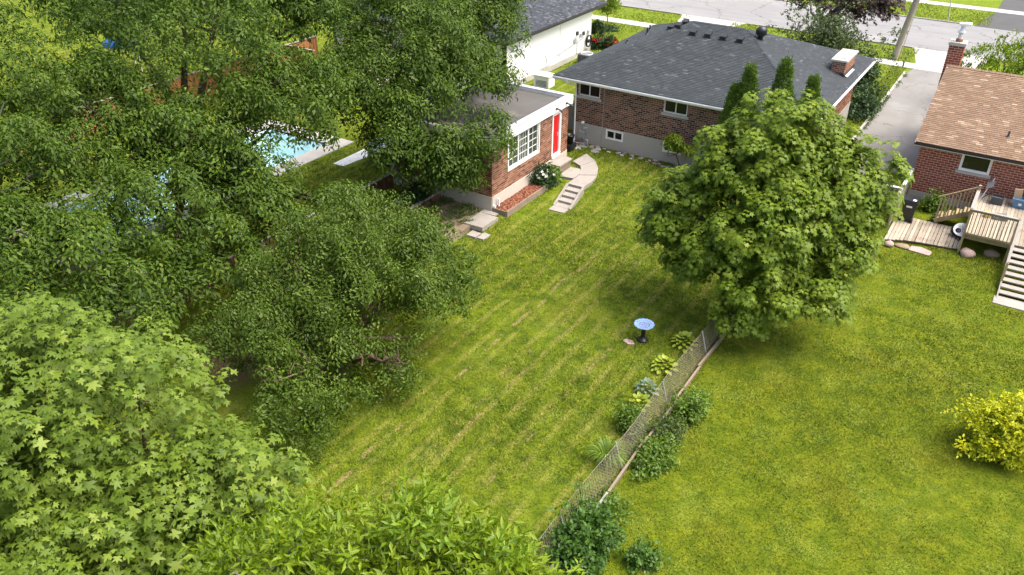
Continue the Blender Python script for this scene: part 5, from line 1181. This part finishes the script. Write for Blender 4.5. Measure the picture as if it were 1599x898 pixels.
# patchy weeds in the bed
rng = g_(122); n = 1100; x = rng.uniform(-23.0, -19.1, n); y = rng.uniform(25.3, 28.4, n); kq = sines(np.stack([x, y, 0*x], 1), 1.4, 4) > -.15
P = np.stack([x, y, np.full(n, .30)], 1)[kq]; out = np.tile(UP, (len(P), 1)); pos, D, N, sz, rn = twig_leaves(P, out, 9, rng, L=.14, droop=.1, size=.09, hang=-.1, k=4, spread=1.3)
V, F, nf = leaves_np(pos, D, N, sz, OVAL); o = link('bed_weeds', mesh_np('bed_weeds', V, F, 'leaf_weed', np.repeat(rn, nf))); o['kind'] = 'stuff'; tag(o, 'low weeds scattered over the bed beside the annex', 'weeds')
rng = g_(124); n = 900; y = rng.uniform(12.5, 25, n); x = -6.45+np.abs(rng.normal(size=n))*.28-.45*(rng.random(n) < .35); kq = sines(np.stack([x*.5, y, 0*x], 1), 1.5, 5) > -.05+.5*(y > 21)
P = np.stack([x, y, zt(x, y)], 1)[kq]; pos, D, N, sz, rn = twig_leaves(P, np.tile(UP, (len(P), 1)), 12, rng, L=.26, droop=.1, size=.085, hang=-.1, k=4, spread=1.0)
V, F, nf = leaves_np(pos, D, N, sz, OVAL); o = link('fence_weeds', mesh_np('fence_weeds', V, F, 'leaf_shrub', np.repeat(rn, nf))); o['kind'] = 'stuff'; tag(o, 'ragged weeds growing along the foot of the fence', 'weeds')
# weeds along the driveway kerb and foot of fence
rng = g_(123); y = rng.uniform(50, 63.5, 260); P = np.stack([-7.2+rng.normal(size=260)*.05, y, np.full(260, .03)], 1); P = P[sines(P, 1.2, 9) > -.2]; pos, D, N, sz, rn = twig_leaves(P, np.tile(UP, (len(P), 1)), 8, rng, L=.14, droop=.1, size=.10, hang=-.2, k=4, spread=1.3)
V, F, nf = leaves_np(pos, D, N, sz, LANCE); o = link('kerb_weeds', mesh_np('kerb_weeds', V, F, 'leaf_weed', np.repeat(rn, nf))); o['kind'] = 'stuff'; tag(o, 'weeds growing along the driveway kerb', 'weeds')

# ------------------------------------------------------------------ grass
EXC = [(-20.1, -8.2, 38.1, 50.2), (-24.9, -18.95, 28.4, 35.6), (-18.99, -18.15, 28.4, 32.3), (-19.0, -18.3, 33.6, 35), (-18.3, -17.45, 33.35, 34.8), (-17.45, -16.35, 30.5, 33.6), (-23.6, -18.95, 25.1, 28.5), (-20.65, -19.4, 23.2, 24.95),
       (-3.4, -.35, 36.6, 41.7), (-.4, 6, 36.9, 41.7), (-7.5, -3.3, 39.3, 72), (-36.3, -30.5, 16, 32.2), (-43, -27.9, 43.4, 56.3), (-29.5, -25, 29, 32.5), (1.4, 3.1, 32.9, 37), (-3.4, 9, 41.6, 52), (-26.1, -22.3, 52, 71), (-60, 20, 64.8, 66.4)]
WALKP = np.array(Lp + Rp[::-1])
def inpoly(x, y, poly):
    c = np.zeros(len(x), bool); j = len(poly)-1
    for i in range(len(poly)):
        xi, yi = poly[i]; xj, yj = poly[j]; c ^= ((yi > y) != (yj > y)) & (x < (xj-xi)*(y-yi)/(yj-yi+1e-12)+xi); j = i
    return c
rng = g_(200); XS = []; SZ = []
for x0, x1, y0, y1, dens, s_ in ((-18, -6.7, 10, 24, 1100, 1.0), (-21, -6.7, 24, 38.2, 760, 1.2), (-6.7, 5, 13, 26, 950, .95), (-6.7, 6, 26, 41.7, 650, 1.15), (-31, -21, 10, 43, 160, 1.6), (-8.4, -7.42, 38, 64.8, 500, 1.6), (-36, -7.5, 50.2, 70.7, 110, 2.2), (-36, -4, 81.5, 88, 80, 2.6), (-60, -43.7, 15, 40, 50, 2.4)):
    n = int((x1-x0)*(y1-y0)*dens); XS.append(np.stack([rng.uniform(x0, x1, n), rng.uniform(y0, y1, n)], 1)); SZ.append(np.full(n, s_))
XY = np.concatenate(XS); SZ = np.concatenate(SZ); ok = np.ones(len(XY), bool)
for x0, x1, y0, y1 in EXC: ok &= ~((XY[:, 0] > x0) & (XY[:, 0] < x1) & (XY[:, 1] > y0) & (XY[:, 1] < y1))
ok &= ~inpoly(XY[:, 0], XY[:, 1], WALKP)
pn = sines(np.stack([XY[:, 0], XY[:, 1], 0*XY[:, 0]], 1), .9, 77)
ok &= rng.random(len(XY)) < .62+.38*pn
XY = XY[ok]; SZ = SZ[ok]; pn = pn[ok]; n = len(XY)
P = np.stack([XY[:, 0], XY[:, 1], zt(XY[:, 0], XY[:, 1])-.005], 1)
a = rng.uniform(0, 6.283, n); ln = SZ*rng.uniform(.035, .085, n)*(1+.35*pn); lean = rng.uniform(.25, 1.5, n)
tipd = nrm(np.stack([np.cos(a)*lean, np.sin(a)*lean, np.ones(n)], 1)); sd_ = np.stack([-np.sin(a), np.cos(a), np.zeros(n)], 1); wd = SZ*rng.uniform(.010, .020, n)
V = np.stack([P-sd_*wd[:, None], P+sd_*wd[:, None], P+tipd*ln[:, None]], 1).reshape(-1, 3)
rn = np.clip(rng.random(n)*.95+.03+.12*pn, 0, 1)
o = link('grass', mesh_np('grass', V, np.arange(3*n).reshape(-1, 3), 'lawn_blades', rn)); o['kind'] = 'stuff'; tag(o, 'short patchy grass of the lawns', 'grass')
